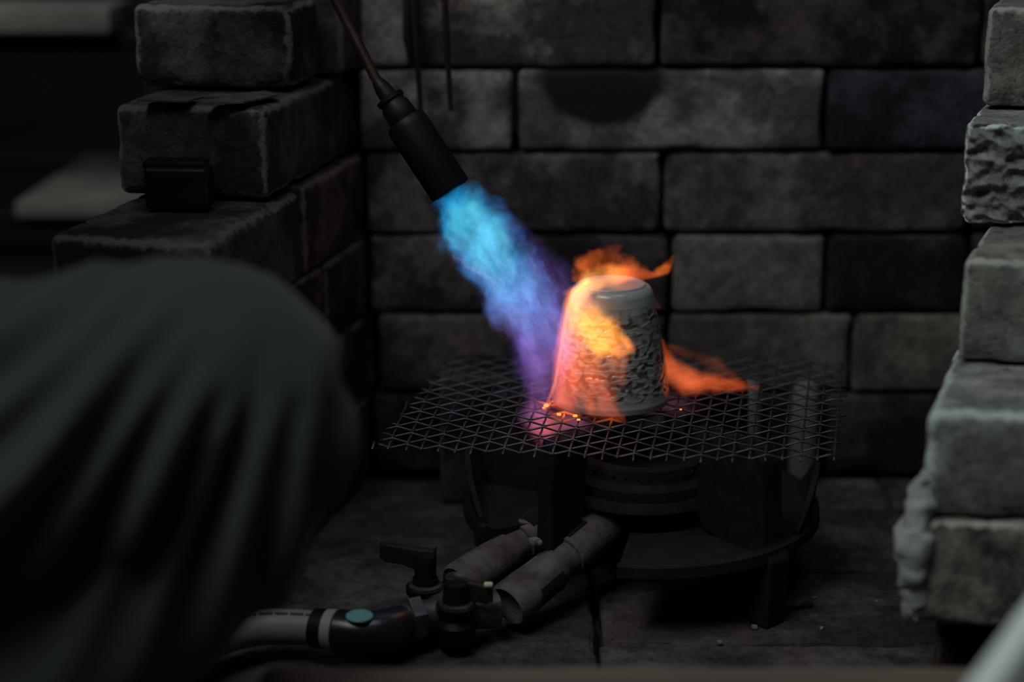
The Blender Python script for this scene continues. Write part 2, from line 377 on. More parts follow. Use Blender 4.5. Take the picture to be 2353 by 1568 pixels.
# ------------------------------------------------------------------ floor
floor = struct('floor', (0, 1.0, 0))
g = MB(); g.rbox((0, 1.6, -0.05), (5.0, 4.6, 0.1), 0.005); obj('ground_slab', g, M_DARKROOM, floor)
hz = ZC[0]
hb = MB()   # raised hearth block that carries the paving
pts = [(-0.215, 0.62), (0.62, 0.62), (0.62, 1.56), (-0.40, 1.56), (-0.40, 0.905), (-0.215, 0.905)]
n_ = len(pts)
hb.add([(x, y, 0.0) for x, y in pts]+[(x, y, hz-0.02) for x, y in pts],
       [tuple(range(n_))[::-1], tuple(range(n_, 2*n_))]+[(i, (i+1) % n_, n_+(i+1) % n_, n_+i) for i in range(n_)])
obj('hearth_block', hb, M_SLAB, floor, smooth=False)
def pave(x0, x1, y0, y1, col, so, dz=0.0):
    global si
    si += 1
    g_ = 0.0016
    me = brick_mesh((x1-x0-g_, y1-y0-g_, 0.0185), si, 0.008, r=0.0028, wob=0.0007, mat=M_BRICKW)
    o = link('paving_brick', me, floor, Vector(((x0+x1)/2, (y0+y1)/2, hz-0.0097+dz))-floor.location); o.color = (*col, so)
YR = [0.63, 0.766, 0.883, 1.0, 1.117, 1.234, 1.30]
FB = (0.075, 0.069, 0.065); FR = (0.062, 0.050, 0.048)
for i in range(6):
    xs = [[-0.21, 0.03, 0.26, 0.49], [-0.21, -0.06, 0.17, 0.40], [-0.21, 0.054, 0.285, 0.52], [-0.21, 0.057, 0.29, 0.52], [-0.20, -0.04, 0.19, 0.42], [-0.16, 0.06, 0.29, 0.52]][i]
    if i in (2, 3, 4): xs = xs[1:] if i < 4 else [0.054]+xs[2:]
    for j in range(len(xs)-1):
        pave(xs[j], xs[j+1], YR[i], YR[i+1], (FB, FR)[(i+j) % 2] if i != 2 else FB, 0.7, random.uniform(-.0006, .0006))
pave(-0.208, 0.0535, 0.884, 1.2335, (0.066, 0.063, 0.060), 0.6)
floor.children[-1].name = 'paving_slab'
# far room
wb = MB(); wb.rbox((0, 3.4, 1.2), (5.0, 0.1, 2.6), 0.005); o = obj('wall_far', wb, M_DARKROOM); o['kind'] = 'structure'

# ------------------------------------------------------------------ things in the dark at the back left
def slab(name, label, corners, thick, mat, cat):
    a = MB(); n = len(corners)
    top = [Vector(c) for c in corners]
    a.add([p for p in top]+[p-Vector((0, 0, thick)) for p in top], [tuple(range(n)), tuple(range(n, 2*n))[::-1]]+[(i, n+i, n+(i+1) % n, (i+1) % n) for i in range(n)])
    c = sum(top, Vector())/n
    o = obj(name, a, mat, None, smooth=False, loc=c)
    bv = o.modifiers.new('bevel', 'BEVEL'); bv.width = 0.003; bv.segments = 2
    return tag(o, label, cat)
z_ = CZ-0.035
rack = thing('shelf_rack', 'dark rack carrying pale slabs behind the left brick stack', 'rack', (-0.62, 1.8, 0))
for (x, y) in ((-1.05, 1.66), (-0.34, 1.66), (-1.05, 1.98), (-0.34, 1.98)):
    m_ = MB(); m_.rbox((x, y, 0.32), (0.02, 0.02, 0.64), 0.003); obj('upright', m_, M_BLACK, rack)
for zz in (0.25, ray_y(30, 498, 1.62).z-.0105, ray_y(0, 78, 1.62).z-.0105):
    m_ = MB()
    for y in (1.66, 1.98): m_.rbox((-0.695, y, zz-0.0), (0.71, 0.02, 0.02), 0.002)
    for x in (-1.05, -0.34): m_.rbox((x, 1.82, zz-0.0), (0.02, 0.32, 0.02), 0.002)
    obj('shelf_frame', m_, M_BLACK, rack)
def quad_z(us, z): return [ray_z(u, v, z) for (u, v) in us]
p = ray_y(0, 78, 1.62); zb = p.z
m_ = MB(); m_.rbox((-0.70, 1.67, zb+0.012), (0.66, 0.10, 0.024), 0.003); o = obj('board', m_, M_WOOD, None, loc=(-0.66, 1.62, zb)); tag(o, 'pale grey wooden board, upper one in the dark back left', 'board')
o.data.materials[0] = M_SHELF
p = ray_y(30, 498, 1.62); zb = p.z
x0 = ray_y(30, 480, 1.6).x
m_ = MB(); m_.rbox((x0+0.14, 1.74, zb+0.008), (0.28, 0.26, 0.016), 0.003, rot=rotz(-.02)); o = obj('kiln_shelf', m_, M_SHELF, None, loc=(x0+0.14, 1.74, zb)); tag(o, 'pale clay kiln shelf lying behind the left brick stack', 'kiln shelf')
p = ray_y(0, 345, 1.8)
m_ = MB(); m_.rbox((p.x-0.06, 1.8, p.z), (0.22, 0.03, 0.02), 0.003, rot=Matrix.Rotation(-0.3, 3, 'Y')); o = obj('stick', m_, plain('grey_stick', (.05, .05, .05)), None, loc=p); tag(o, 'dim grey stick at the far left, above the pale kiln shelf', 'stick')

# ------------------------------------------------------------------ small things on the left stack
pb = ray_z(408, 484, ZC[4])
m_ = MB(); R3 = rotz(math.radians(-4))
m_.rbox(Vector((pb.x, pb.y+0.011, ZC[4]+0.0135)), (0.0405, 0.022, 0.027), 0.003, rot=R3, fine=0.004)
blk = thing('metal_block', 'small black metal block leaning on the left stack above the knee', 'block', (pb.x, pb.y+.011, ZC[4]))
obj('block_body', m_, M_BLACK, blk)
m_ = MB(); m_.rbox(Vector((pb.x-0.002, pb.y+0.014, ZC[4]+0.0275)), (0.040, 0.016, 0.006), 0.0018, rot=R3); obj('top_plate', m_, M_BLACK, blk)
fl_mat = plain('dark_flake', (0.075, 0.078, 0.078), (0.03, 0.03, 0.03), rough=0.8, scale=60)
def flake(pts, label, lift=0.001, tip=0.0):
    a = MB(); n = len(pts); top = [ray_z(u, v, ZC[5]+lift) for u, v in pts]; top[-1].z += tip
    a.add([t+Vector((0, 0, .0012)) for t in top]+top, [tuple(range(n)), tuple(range(n, 2*n))[::-1]]+[(i, n+i, n+(i+1) % n, (i+1) % n) for i in range(n)])
    o = obj('clay_flake', a, fl_mat, None, smooth=False, loc=top[0]); tag(o, label, 'flake', 'clay flakes on the left stack')
flake([(450, 241), (560, 238), (640, 221), (610, 212), (545, 226)], 'largest thin clay flake on the left stack, turned up at its right end', tip=0.002)
flake([(315, 233), (430, 236), (470, 226), (350, 224)], 'flat thin clay flake at the left of the left stack ledge')
flake([(470, 228), (540, 226), (560, 219), (490, 220)], 'small thin clay flake behind the largest one on the left stack', lift=0.0005)

# pair of thin rods hanging in front of the back wall
rods = thing('hanging_tongs', 'dark thin-legged iron tongs hanging in front of the back wall', 'tongs', ray(985, -180, 1.27))
for nm, pts in (('tong_leg', [(948, -170), (950, 0), (958, 120), (968, 275)]), ('tong_leg', [(1012, -170), (1022, 0), (1028, 120), (1036, 255)])):
    a = MB(); a.tube([ray(u, v, 1.265+0.00*i) for i, (u, v) in enumerate(pts)], [.0026, .0026, .0024, .0018], n=8); obj(nm, a, M_BLACK, rods)
a = MB(); a.tube([ray(u, v, 1.275) for u, v in ((962, -170), (938, 0), (938, 90), (946, 150))], [.0035, .0042, .0040, .0015], n=8); obj('tong_leg', a, M_BLACK, rods)
a = MB(); a.tube([ray(948, -168, 1.265), ray(960, -200, 1.265), ray(985, -212, 1.265), ray(1005, -200, 1.265), ray(1012, -168, 1.265)], .0026, n=8); obj('bow', a, M_BLACK, rods)

# kiln posts and brick standing behind the stove
for (u0, u1, vb, vt, lab) in ((1800, 1862, 1080, 880, 'pale rounded clay post against the back wall, right of the stove'), (1668, 1722, 1050, 880, 'pale rounded clay post against the back wall, behind the stove')):
    c = ray_z((u0+u1)/2, vb+8, hz); c.y = min(c.y, YW-0.016); wd = (u1-u0)/2*1.37/FPX
    ztop = hz+0.085
    a = MB(); a.lathe((c.x, c.y, hz), (c.x, c.y, ztop), [(0, wd*.6), (.004, wd*.85), (.012, wd), (.07, wd), (.080, wd*.85), (.085, wd*.6)], n=20)
    o = obj('kiln_post', a, M_POST, None, loc=(c.x, c.y, hz)); tag(o, lab, 'kiln post')
c = ray_y(1100, 840, 1.268)
me = brick_mesh((0.058, 0.060, c.z-hz), 77, 0.01)
o = link('half_brick', me, None, (c.x, 1.27, (c.z+hz)/2)); o.color = (*BLK, 1); tag(o, 'soot-black half brick standing on edge behind the grate', 'brick')

# ------------------------------------------------------------------ stove
MZ = CZ-0.3605       # height of the mesh
SC = Vector((0.088, 1.118, hz))
stove = thing('gas_stove', 'black cast iron twin-pipe gas stove under the wire mesh', 'gas stove', SC)
PZ = CZ-0.436
a = MB(); prf = [(0.0, .056), (-0.004, .117), (0.0, .1215), (0.007, .121), (.0085, .117), (.0045, .112), (.004, .056)]
nn = 72; vs = []; fs = []; kp = len(prf)
for i in range(nn+1):
    t = math.radians(-101+(207+101)*i/nn)
    for (q, r) in prf: vs.append(Vector((SC.x+math.cos(t)*r, SC.y+math.sin(t)*r, PZ+q)))
for i in range(nn):
    for j in range(kp): fs.append((i*kp+j, i*kp+(j+1) % kp, (i+1)*kp+(j+1) % kp, (i+1)*kp+j))
fs += [tuple(range(kp))[::-1], tuple(nn*kp+j for j in range(kp))]
a.add(vs, fs)
obj('tray_ring', a, M_IRON, stove)
a = MB()
a.lathe((SC.x, SC.y, PZ-.012), (SC.x, SC.y, PZ+1), [(0, .02), (.0, .034), (.012, .038), (.024, .046), (.030, .060), (.034, .058), (.036, .055), (.043, .054), (.0435, .050), (.046, .047), (.054, .045), (.056, .040), (.048, .036), (.048, .002)], n=64)
bh = obj('burner_head', a, M_IRON, stove)
a = MB()
for rr_, zz, nn, ph in ((.0545, .0395, 44, 0), (.0465, .0505, 36, .05)):
    for i in range(nn):
        t = 2*math.pi*i/nn+ph; d = Vector((math.cos(t), math.sin(t), 0)); c = SC*1.0; c.z = PZ-.012+zz
        a.lathe(c+d*(rr_-.002), c+d*(rr_+.01), [(0, .0012), (.0024, .0012)], n=8)
pm = obj('burner_ports', a, plain('port_black', (0.002, 0.002, 0.002)), bh); pm['kind'] = 'stuff'  # solid black pegs, the shade inside the holes put into their colour
# legs: flat cast bars that rise from the floor to carry the mesh
for (ang, wd) in ((-48, .019), (-133, .012), (157, .016), (48, .018)):
    t = math.radians(ang); d = Vector((math.cos(t), math.sin(t), 0)); side = Vector((-d.y, d.x, 0))
    rad_in, rad_out = (.100, .118)
    a = MB()
    prof = [(.122, hz), (.106, hz), (.100, PZ), (.066, PZ+.006), (.058, PZ+.020), (.062, MZ-.012), (.050, MZ-.0032), (.108, MZ-.0032), (.114, MZ-.012), (.117, PZ+.01), (.124, PZ)]
    if ang == -133: prof = [(.100, PZ-.004), (.070, PZ-.004), (.062, MZ-.02), (.060, MZ-.0032), (.094, MZ-.0032), (.098, MZ-.02)]
    n = len(prof); vs = []
    for sgn in (-1, 1):
        for (q, z) in prof: vs.append(Vector((SC.x, SC.y, z))+d*q+side*sgn*wd/2)
    a.add(vs, [tuple(range(n))[::-1], tuple(range(n, 2*n))]+[(i, (i+1) % n, n+(i+1) % n, n+i) for i in range(n)])
    nm = 'leg' if ang != -133 else 'pan_support'
    o = obj(nm, a, M_IRON, stove, smooth=False); bv = o.modifiers.new('b', 'BEVEL'); bv.width = .0015; bv.segments = 2
# bowed heat shields either side
for (a0, a1) in ((150, 204), (-35, 12)):
    a = MB(); nn = 16; vs = []; fs = []
    for i in range(nn+1):
        t = math.radians(a0+(a1-a0)*i/nn); d = Vector((math.cos(t), math.sin(t), 0)); s_ = math.sin(math.pi*i/nn)
        lo = PZ+.002; hi = PZ+.012+.028*s_
        for (q, z) in ((.116, lo), (.120+.0*s_, hi), (.1165, hi), (.112, lo)): vs.append(Vector((SC.x, SC.y, z))+d*q)
    for i in range(nn):
        for j in range(4): fs.append((i*4+j, (i+1)*4+j, (i+1)*4+(j+1) % 4, i*4+(j+1) % 4))
    fs += [(0, 1, 2, 3), tuple(nn*4+j for j in (3, 2, 1, 0))]
    a.add(vs, fs); obj('heat_shield', a, M_IRON, stove)
# twin mixing tubes
def mixing_tube(pa, pb, r, slots):
    d = (pb-pa).normalized(); L = (pb-pa).length
    a = MB(); a.lathe(pa, pb, [(0.002, r*.55), (0, r*.80), (-.001, r*1.02), (.002, r*1.16), (.016, r*1.14), (.030, r*1.06), (.046, r*1.02), (.0465, r*.9), (L*.62, r*.92), (L*.75, r*.98), (L, r*1.02)], n=40)
    t = obj('mixing_tube', a, M_RUST, stove)
    up = Vector((0, 0, 1)); side = d.cross(up).normalized(); nrm = side.cross(d).normalized()
    for (s0, s1, ang, hw) in slots:      # solid black inserts painting the dark of air openings, and the sliding shutter's edges
        m_ = MB(); vs = []; nn = 8
        for s in (s0, s1):
            for i in range(nn+1):
                th = ang-hw+2*hw*i/nn; vv = side*math.cos(th)+nrm*math.sin(th)
                vs.append(pa+d*s+vv*r*1.13)
                vs.append(pa+d*s+vv*r*0.8)
        k = (nn+1)*2; fs = []
        for i in range(nn):
            fs += [(2*i, 2*i+2, k+2*i+2, k+2*i), (2*i+1, k+2*i+1, k+2*i+3, 2*i+3), (2*i, 2*i+1, 2*i+3, 2*i+2), (k+2*i, k+2*i+2, k+2*i+3, k+2*i+1)]
        fs += [(0, k, k+1, 1), (2*nn, 2*nn+1, k+2*nn+1, k+2*nn)]
        m_.add(vs, fs); obj('air_opening', m_, M_VOID, t)
    m_ = MB()
    m_.lathe(pa+d*.058, pb, [(0, r*.9), (.0008, r*1.07), (L*.30, r*1.05), (L*.31, r*.9)], n=40); obj('air_shutter', m_, M_RUST, t)
    return t
M_VOID = plain('painted_opening_shade', (0.003, 0.003, 0.003), rough=1.0)  # black that paints the shade inside the tubes' air holes
mixing_tube(ray(1168, 1392, 1.10), ray(1415, 1185, 1.165).lerp(ray(1168, 1392, 1.10), -.22), .0128, [(.012, .040, math.radians(-12), .55), (.062, .080, math.radians(100), .35)])
mixing_tube(ray(1052, 1345, 1.125), ray(1290, 1180, 1.185).lerp(ray(1052, 1345, 1.125), -.30), .0125, [(.066, .086, math.radians(80), .45)])
# gas manifold, taps and levers
m1 = ray(1040, 1450, 1.085); m2 = ray(905, 1455, 1.07)
a = MB(); a.tube([ray(900, 1452, 1.068), ray(945, 1422, 1.078), ray(1005, 1415, 1.085), ray(1070, 1408, 1.088), ray(1140, 1400, 1.095)], [.0135, .0115, .0105, .0108, .0120], n=24)
a.lathe(ray(935, 1425, 1.076), ray(1010, 1410, 1.085), [(0, .0115), (.001, .0142), (.009, .0142), (.010, .0115)], n=6)
a.lathe(ray(1000, 1410, 1.09), ray(1050, 1345, 1.118), [(0, .010), (.012, .0085), (.028, .0085), (.034, .010)], n=20)
obj('gas_manifold', a, M_STEEL, stove)
def tap(uv_base, t, uv_top, stem_r, lever, lev_dir):
    bx = ray(*uv_base, t); tp = ray(*uv_top, t); up = Vector((0, 0, 1)); h = tp.z-bx.z
    a = MB(); a.lathe(bx-up*.024, bx+up, [(0, .006), (.004, .0115), (.016, .0125), (.020, .0095), (.0245, .0125), (.0285, .0125), (.030, .0085), (.034, .0082)], n=28)
    v = obj('tap', a, M_BLACK, stove)
    m_ = MB(); m_.lathe(bx+up*.003, bx+up, [(0, .0098), (.001, .0108), (.0028, .0108), (.0036, .0085), (.0055, .0082), (.0062, .0068)], n=28); obj('collar', m_, M_STEEL, v)
    m_ = MB(); m_.lathe(bx+up*.006, bx+up, [(0, stem_r), (h-.010, stem_r*1.05), (h-.007, stem_r*.95), (h-.006, stem_r*.4)], n=18); obj('stem', m_, M_BLACK, v)
    # lever: a bent flat blade
    e = ray(*lever, t+lev_dir); e.z = tp.z-.0015 if lev_dir < 0.0 else tp.z-.001
    e = ray(*lever, t+lev_dir)
    dd = (e-tp); L = dd.length; d = dd.normalized(); s_ = d.cross(up).normalized(); dn = -up
    m_ = MB(); vs = []
    for (q, lo, hi, w_) in ((-.006, .016, 0, .004), (.2*L, .0150, 0, .0036), (.6*L, .0125, .0, .003), (L, .0125, 0, .003), (L+.003, .010, .001, .002)):
        c = tp+d*q
        vs += [c+s_*w_-up*hi, c-s_*w_-up*hi, c-s_*w_*.8-up*lo, c+s_*w_*.8-up*lo]
    fs = [(4*i+j, 4*(i+1)+j, 4*(i+1)+(j+1) % 4, 4*i+(j+1) % 4) for i in range(4) for j in range(4)]+[(3, 2, 1, 0), (16, 17, 18, 19)]
    m_.add(vs, fs); lv = obj('lever', m_, M_LEVER, v, smooth=False); bv = lv.modifiers.new('b', 'BEVEL'); bv.width = .001; bv.segments = 2
    return v
M_LEVER = plain('worn_lever', (0.045, 0.032, 0.030), (0.020, 0.012, 0.012), rough=0.4, metal=0.3, scale=70)
tap((978, 1362), 1.105, (978, 1262), .0068, (885, 1248), .004)
v2 = tap((1048, 1405), 1.075, (1046, 1328), .0075, (1120, 1345), -.004)
c = ray(1122, 1345, 1.066)
m_ = MB(); m_.rbox(c+Vector((0, 0, .0005)), (.0058, .0045, .0028), .0012, jit=.0004); o = obj('worn_lever_tip', m_, plain('brassy_tip', (0.62, 0.60, 0.38), rough=.4), v2); o['label'] = 'bare pale brass lever tip'
# elbow and hose
hose = thing('gas_hose', 'cream rubber gas hose with printed dashes, running to the stove', 'hose', ray(600, 1480, 1.06))
hz_c = hz+.0115
def hp(u, z=hz_c+.002, v=1445, t=None):
    return ray_z(u, v, z)
hpts = [(762, 1449, 1.062), (720, 1444, 1.066), (660, 1441, 1.068), (600, 1443, 1.066), (540, 1455, 1.055), (480, 1476, 1.035), (420, 1500, 1.010), (350, 1540, .985), (270, 1600, .955), (190, 1700, .93)]
P = []
for i in range(len(hpts)-1):
    for q in range(5):
        t = q/5; t0 = hpts[max(i-1, 0)]; a_ = hpts[i]; b_ = hpts[i+1]; t3 = hpts[min(i+2, len(hpts)-1)]
        P.append(ray(*[0.5*((2*a_[j])+(-t0[j]+b_[j])*t+(2*t0[j]-5*a_[j]+4*b_[j]-t3[j])*t*t+(-t0[j]+3*a_[j]-3*b_[j]+t3[j])*t**3) for j in range(3)]))
P.append(ray(*hpts[-1]))
M_HOSE = plain('cream_rubber', (0.215, 0.200, 0.185), (0.18, 0.165, 0.155), rough=0.55, scale=30, bump=0.1)
a = MB(); a.tube(P, .0108, n=28); obj('hose_tube', a, M_HOSE, hose, angle=0)
# printed dashes along the top
mk = plain('faded_print', (0.04, 0.036, 0.036))
a = MB()
def along(s):
    i = min(int(s), len(P)-2); return P[i].lerp(P[i+1], s-i), (P[i+1]-P[i]).normalized()
for (s0, s1) in ((4.0, 6.2), (6.6, 9.2), (9.6, 12.2), (12.6, 15.6), (16.2, 16.9), (17.3, 18.8), (19.4, 19.8), (20.4, 22.6)):
    nn = 8; vs = []; fs = []
    for i in range(nn+1):
        c, d = along(s0+(s1-s0)*i/nn); sd = d.cross(Vector((0, 0, 1))).normalized()
        if sd.y > 0: sd = -sd
        for th in (1.15, 1.35):
            vs.append(c+(Vector((0, 0, 1))*math.sin(th)+sd*math.cos(th))*.01098)
    for i in range(nn): fs.append((2*i, 2*i+1, 2*i+3, 2*i+2))
    a.add(vs, fs)
o = obj('printed_line', a, mk, hose); o['label'] = 'broken line of faded dark print'
def ring_at(name, s, w_, r, mat, par):
    c, d = along(s); a = MB(); a.lathe(c-d*w_/2, c+d*w_, [(0, r*.9), (.0006, r), (w_-.0006, r), (w_, r*.9)], n=32); return obj(name, a, mat, par)
ring_at('dark_band', 2.6, .013, .0123, M_BLACK, hose)
c0 = ray(790, 1452, 1.058)
a = MB(); a.lathe(ray(735, 1446, 1.064), ray(800, 1453, 1.058), [(.0045, .0105), (.005, .0128), (.0115, .0130), (.0118, .0105)], n=32); obj('cream_ring', a, M_CREAM, hose)
a = MB(); a.tube([ray(778, 1452, 1.060), ray(815, 1456, 1.057), ray(850, 1458, 1.058), ray(885, 1452, 1.062), ray(915, 1438, 1.070), ray(935, 1426, 1.076)], [.0138, .0138, .0142, .0138, .0125, .0105], n=32)
obj('elbow_joint', a, M_PIPEBODY, stove)
a = MB(); c = ray(826, 1419, 1.0485); a.lathe(c, c+Vector((.0, -.12, 1)), [(0, .0070), (.0004, .0078), (.0012, .0078), (.0016, .0066)], n=24)
a.v = [c+Vector(((v-c).x*1.05, (v-c).y*.9, (v-c).z)) for v in a.v]
o = obj('teal_tag', a, M_TEAL, stove); o['label'] = 'small round teal tag'

# ------------------------------------------------------------------ wire mesh
FLc = Vector((-0.086, 1.026, 0)); FRc = Vector((0.197, 1.008, 0)); BRc = Vector((0.238, 1.208, 0)); BLc = Vector((-0.073, 1.222, 0))
grate = thing('wire_mesh', 'dark crimped wire mesh sheet lying on the gas stove', 'wire mesh', Vector((SC.x, SC.y, MZ)))
NU, NV = 28, 18
def wire_material():
    m = plain('oxidised_wire', (0.085, 0.085, 0.105), (0.035, 0.032, 0.038), rough=0.42, metal=0.6, scale=90, bump=0.4, bscale=700, dist=.0004)
    ns, ls = m.node_tree.nodes, m.node_tree.links; b = ns['Principled BSDF']
    tc = N(ns, 'ShaderNodeTexCoord')      # the wire is red hot where the torch strikes it
    tot = None
    for (u, v, r, s) in ((1300, 955, .013, 1.0), (1258, 930, .010, .9), (1395, 966, .014, .25)):
        hp_ = ray_z(u, v, MZ)-Vector((SC.x, SC.y, MZ))
        dn = N(ns, 'ShaderNodeVectorMath', operation='DISTANCE'); ls.new(tc.outputs['Object'], dn.inputs[0]); dn.inputs[1].default_value = hp_
        mr = N(ns, 'ShaderNodeMapRange', interpolation_type='SMOOTHSTEP'); mr.inputs['From Min'].default_value = r; mr.inputs['From Max'].default_value = 0; mr.inputs['To Max'].default_value = s; ls.new(dn.outputs['Value'], mr.inputs[0])
        if tot is None: tot = mr.outputs[0]
        else:
            ad = N(ns, 'ShaderNodeMath', operation='ADD'); ls.new(tot, ad.inputs[0]); ls.new(mr.outputs[0], ad.inputs[1]); tot = ad.outputs[0]
    b.inputs['Emission Color'].default_value = (1.0, 0.16, 0.03, 1); ls.new(tot, b.inputs['Emission Strength'])
    return m
M_WIRE = wire_material()
def mp(u, v):
    p = FLc.lerp(FRc, u).lerp(BLc.lerp(BRc, u), v)
    sag = -0.0016*math.sin(u*math.pi)*(1-v) + 0.0014*math.sin(u*7+v*3)*0.6 + 0.003*max(0, .18-u)*5*(.5-v)
    return Vector((p.x, p.y, MZ+sag+0.001))
for j in range(NV+1):      # wires running left to right
    v = j/NV; pts = []; n = NU*4; jit = random.uniform(-.0015, .0015)
    e0 = random.uniform(-.010, .006); e1 = random.uniform(.004, .022)
    if j == 0: e0 = -.004; e1 = 0.004
    for i in range(n+1):
        u = e0+(1+e1-e0)*i/n if (i == 0 or i == n) else i/n
        if u < .085*v+(e0 if i else 0): continue
        ph = math.cos(math.pi*u*NU+math.pi*j)
        p = mp(u, v); p.z += 0.00140*(1-2*math.acos(max(-1, min(1, ph)))/math.pi) if (0 <= u <= 1) else 0
        p.y += jit*math.sin(u*9+j)*.5
        pts.append(p)
    a = MB(); a.tube(pts, .00072, n=6); obj('wire', a, M_WIRE, grate, angle=0)
for i in range(NU+1):      # wires running front to back
    u = i/NU; pts = []; n = NV*4; jx = random.uniform(-.0008, .0008)
    e0 = -random.uniform(.012, .030)
    for j in range(n+1):
        v = (e0 if j == 0 else (1.012 if j == n else j/n))
        if v > .04+max(0, u)/.085: continue
        ph = math.cos(math.pi*max(0, min(1, v))*NV+math.pi*(i+1)); p = mp(u, v); p.z += .00055*ph; p.x += jx
        if j == 0: p.z -= .0012
        pts.append(p)
    a = MB(); a.tube(pts, .00072, n=6); obj('wire', a, M_WIRE, grate, angle=0)
M_EMBER = None
m, ns, ls = new_mat('white_hot_scale'); b = ns['Principled BSDF']; b.inputs['Emission Color'].default_value = (1, .30, .05, 1); b.inputs['Emission Strength'].default_value = 1.6; b.inputs['Base Color'].default_value = (.3, .1, .05, 1); M_EMBER = m
for (u, v, s) in ((1284, 953, .0022), (1321, 955, .0021), (1329, 965, .0016), (1256, 931, .0024), (1272, 922, .0014), (1249, 937, .0013), (1564, 941, .0010)):
    c = ray_z(u, v, MZ+.002); a = MB(); a.rbox(c, (s*1.5, s*1.0, s*.8), s*.38, jit=s*.3, seed=u); o = obj('glowing_speck', a, M_EMBER, grate); o['label'] = 'bright orange glowing speck'

# ------------------------------------------------------------------ cup, upside down on the mesh
CB = Vector((0.0662, 1.118, MZ+.0032))
cup = thing('ceramic_cup', 'upside-down grey ceramic cup with pitted sides, in the flame', 'cup', CB)
def cup_mat():
    m, ns, ls = new_mat('pitted_grey_glaze'); b = ns['Principled BSDF']
    at = N(ns, 'ShaderNodeAttribute', attribute_name='pit'); tc = N(ns, 'ShaderNodeTexCoord')
    n1 = N(ns, 'ShaderNodeTexNoise'); setin(n1, Scale=160.0, Detail=5.0); ls.new(tc.outputs['Object'], n1.inputs['Vector'])
    ad = N(ns, 'ShaderNodeMath', operation='MULTIPLY_ADD'); ls.new(n1.outputs['Fac'], ad.inputs[0]); ad.inputs[1].default_value = .35; ls.new(at.outputs['Fac'], ad.inputs[2])
    r = ramp(ns, [(0.15, (.33, .35, .345)), (.55, (.17, .185, .18)), (1.0, (.052, .058, .057))]); ls.new(ad.outputs[0], r.inputs[0]); ls.new(r.outputs[0], b.inputs['Base Color'])
    b.inputs['Roughness'].default_value = .32; b.inputs['Coat Weight'].default_value = .3; b.inputs['Coat Roughness'].default_value = .15
    n2 = N(ns, 'ShaderNodeTexNoise'); setin(n2, Scale=420.0, Detail=4.0); ls.new(tc.outputs['Object'], n2.inputs['Vector'])
    bp = N(ns, 'ShaderNodeBump'); setin(bp, Strength=.35, Distance=.0006); ls.new(n2.outputs['Fac'], bp.inputs['Height']); ls.new(bp.outputs[0], b.inputs['Normal'])
    return m
M_CUP = cup_mat()
H = .0795
def prof_r(h):     # h from mouth (on the mesh) to foot (top)
    t = h/H; r = .0405-(.0405-.0262)*t-.0009*math.sin(math.pi*t)*(-1)
    if t < .05: r -= .0012*(1-t/.05)
    return r
NA, NH = 420, 170
vs = []; pit = []; fs = []
for i in range(NH+1):
    h = H*i/NH; r = prof_r(h)
    for j in range(NA):
        th = 2*math.pi*j/NA; e = 0; pv = .12
        mid = min(1, max(0, (h-.006)/.006))*min(1, max(0, (H-.010-h)/.010))
        q = Vector((math.cos(th)*r, math.sin(th)*r, h))
        if mid > 0:
            w_ = noise.noise_vector(q*160)*.0011
            q2 = q+w_
            f1 = noise.noise(Vector((q2.x*225, q2.y*225, q2.z*340))); f2 = .4*noise.noise(Vector((q2.x*330+7, q2.y*330, q2.z*500)))
            x = max(0, min(1, (f1+.45*f2+.16)/.55)); cell = x*x*(3-2*x)
            big = max(0, min(1, noise.noise(Vector((q.x*60, q.y*60, q.z*110)))*1.6+.55))
            rid = 1-abs(noise.noise(Vector((q2.x*60, q2.y*60, q2.z*330+3))))*5
            e = -.0007*cell*mid*(.3+.7*big)+.0003*max(0, rid)*mid
            pv = .25+mid*(.10+cell*.62*(.45+big*.7)-.18*max(0, rid)*(1-cell))
        # shoulder round-off at the foot
        rr = r+e
        if h > H-.005: x = (h-(H-.005))/.005; rr -= .0042*(1-math.sqrt(max(0, 1-x*x)))
        vs.append(Vector((math.cos(th)*rr, math.sin(th)*rr, h))); pit.append(pv)
for i in range(NH):
    for j in range(NA): fs.append((i*NA+j, i*NA+(j+1) % NA, (i+1)*NA+(j+1) % NA, (i+1)*NA+j))
# inner wall, so that it is a real vessel
b0 = len(vs)
inner = [(.0, .0385), (.004, .0375), (.03, .0325), (.068, .0215), (.073, .012), (.0735, .001)]
for (h, r) in inner:
    for j in range(NA): th = 2*math.pi*j/NA; vs.append(Vector((math.cos(th)*r, math.sin(th)*r, h))); pit.append(.1)
for i in range(len(inner)-1):
    for j in range(NA): fs.append((b0+i*NA+j, b0+(i+1)*NA+j, b0+(i+1)*NA+(j+1) % NA, b0+i*NA+(j+1) % NA))
for j in range(NA): fs.append((j, b0+j, b0+(j+1) % NA, (j+1) % NA))
me = mesh_of('cup_wall', vs, fs, M_CUP, True, {'pit': pit}); link('cup_wall', me, cup)
rt = (Vector((vs[NH*NA].x, vs[NH*NA].y))).length
a = MB(); a.lathe(CB+Vector((0, 0, H-.0004)), CB+Vector((0, 0, 1)), [(0, rt+.0004), (.0010, rt+.0002), (.0014, rt-.0008), (.0010, rt-.002), (.0004, rt-.0045), (.0002, .001)], n=96)
M_FOOT = plain('smooth_pale_glaze', (.40, .40, .42), (.33, .33, .35), rough=.28, scale=60, bump=.1)
o = obj('foot_disc', a, M_FOOT, cup, angle=0); o['label'] = 'smooth pale flat foot of the cup'

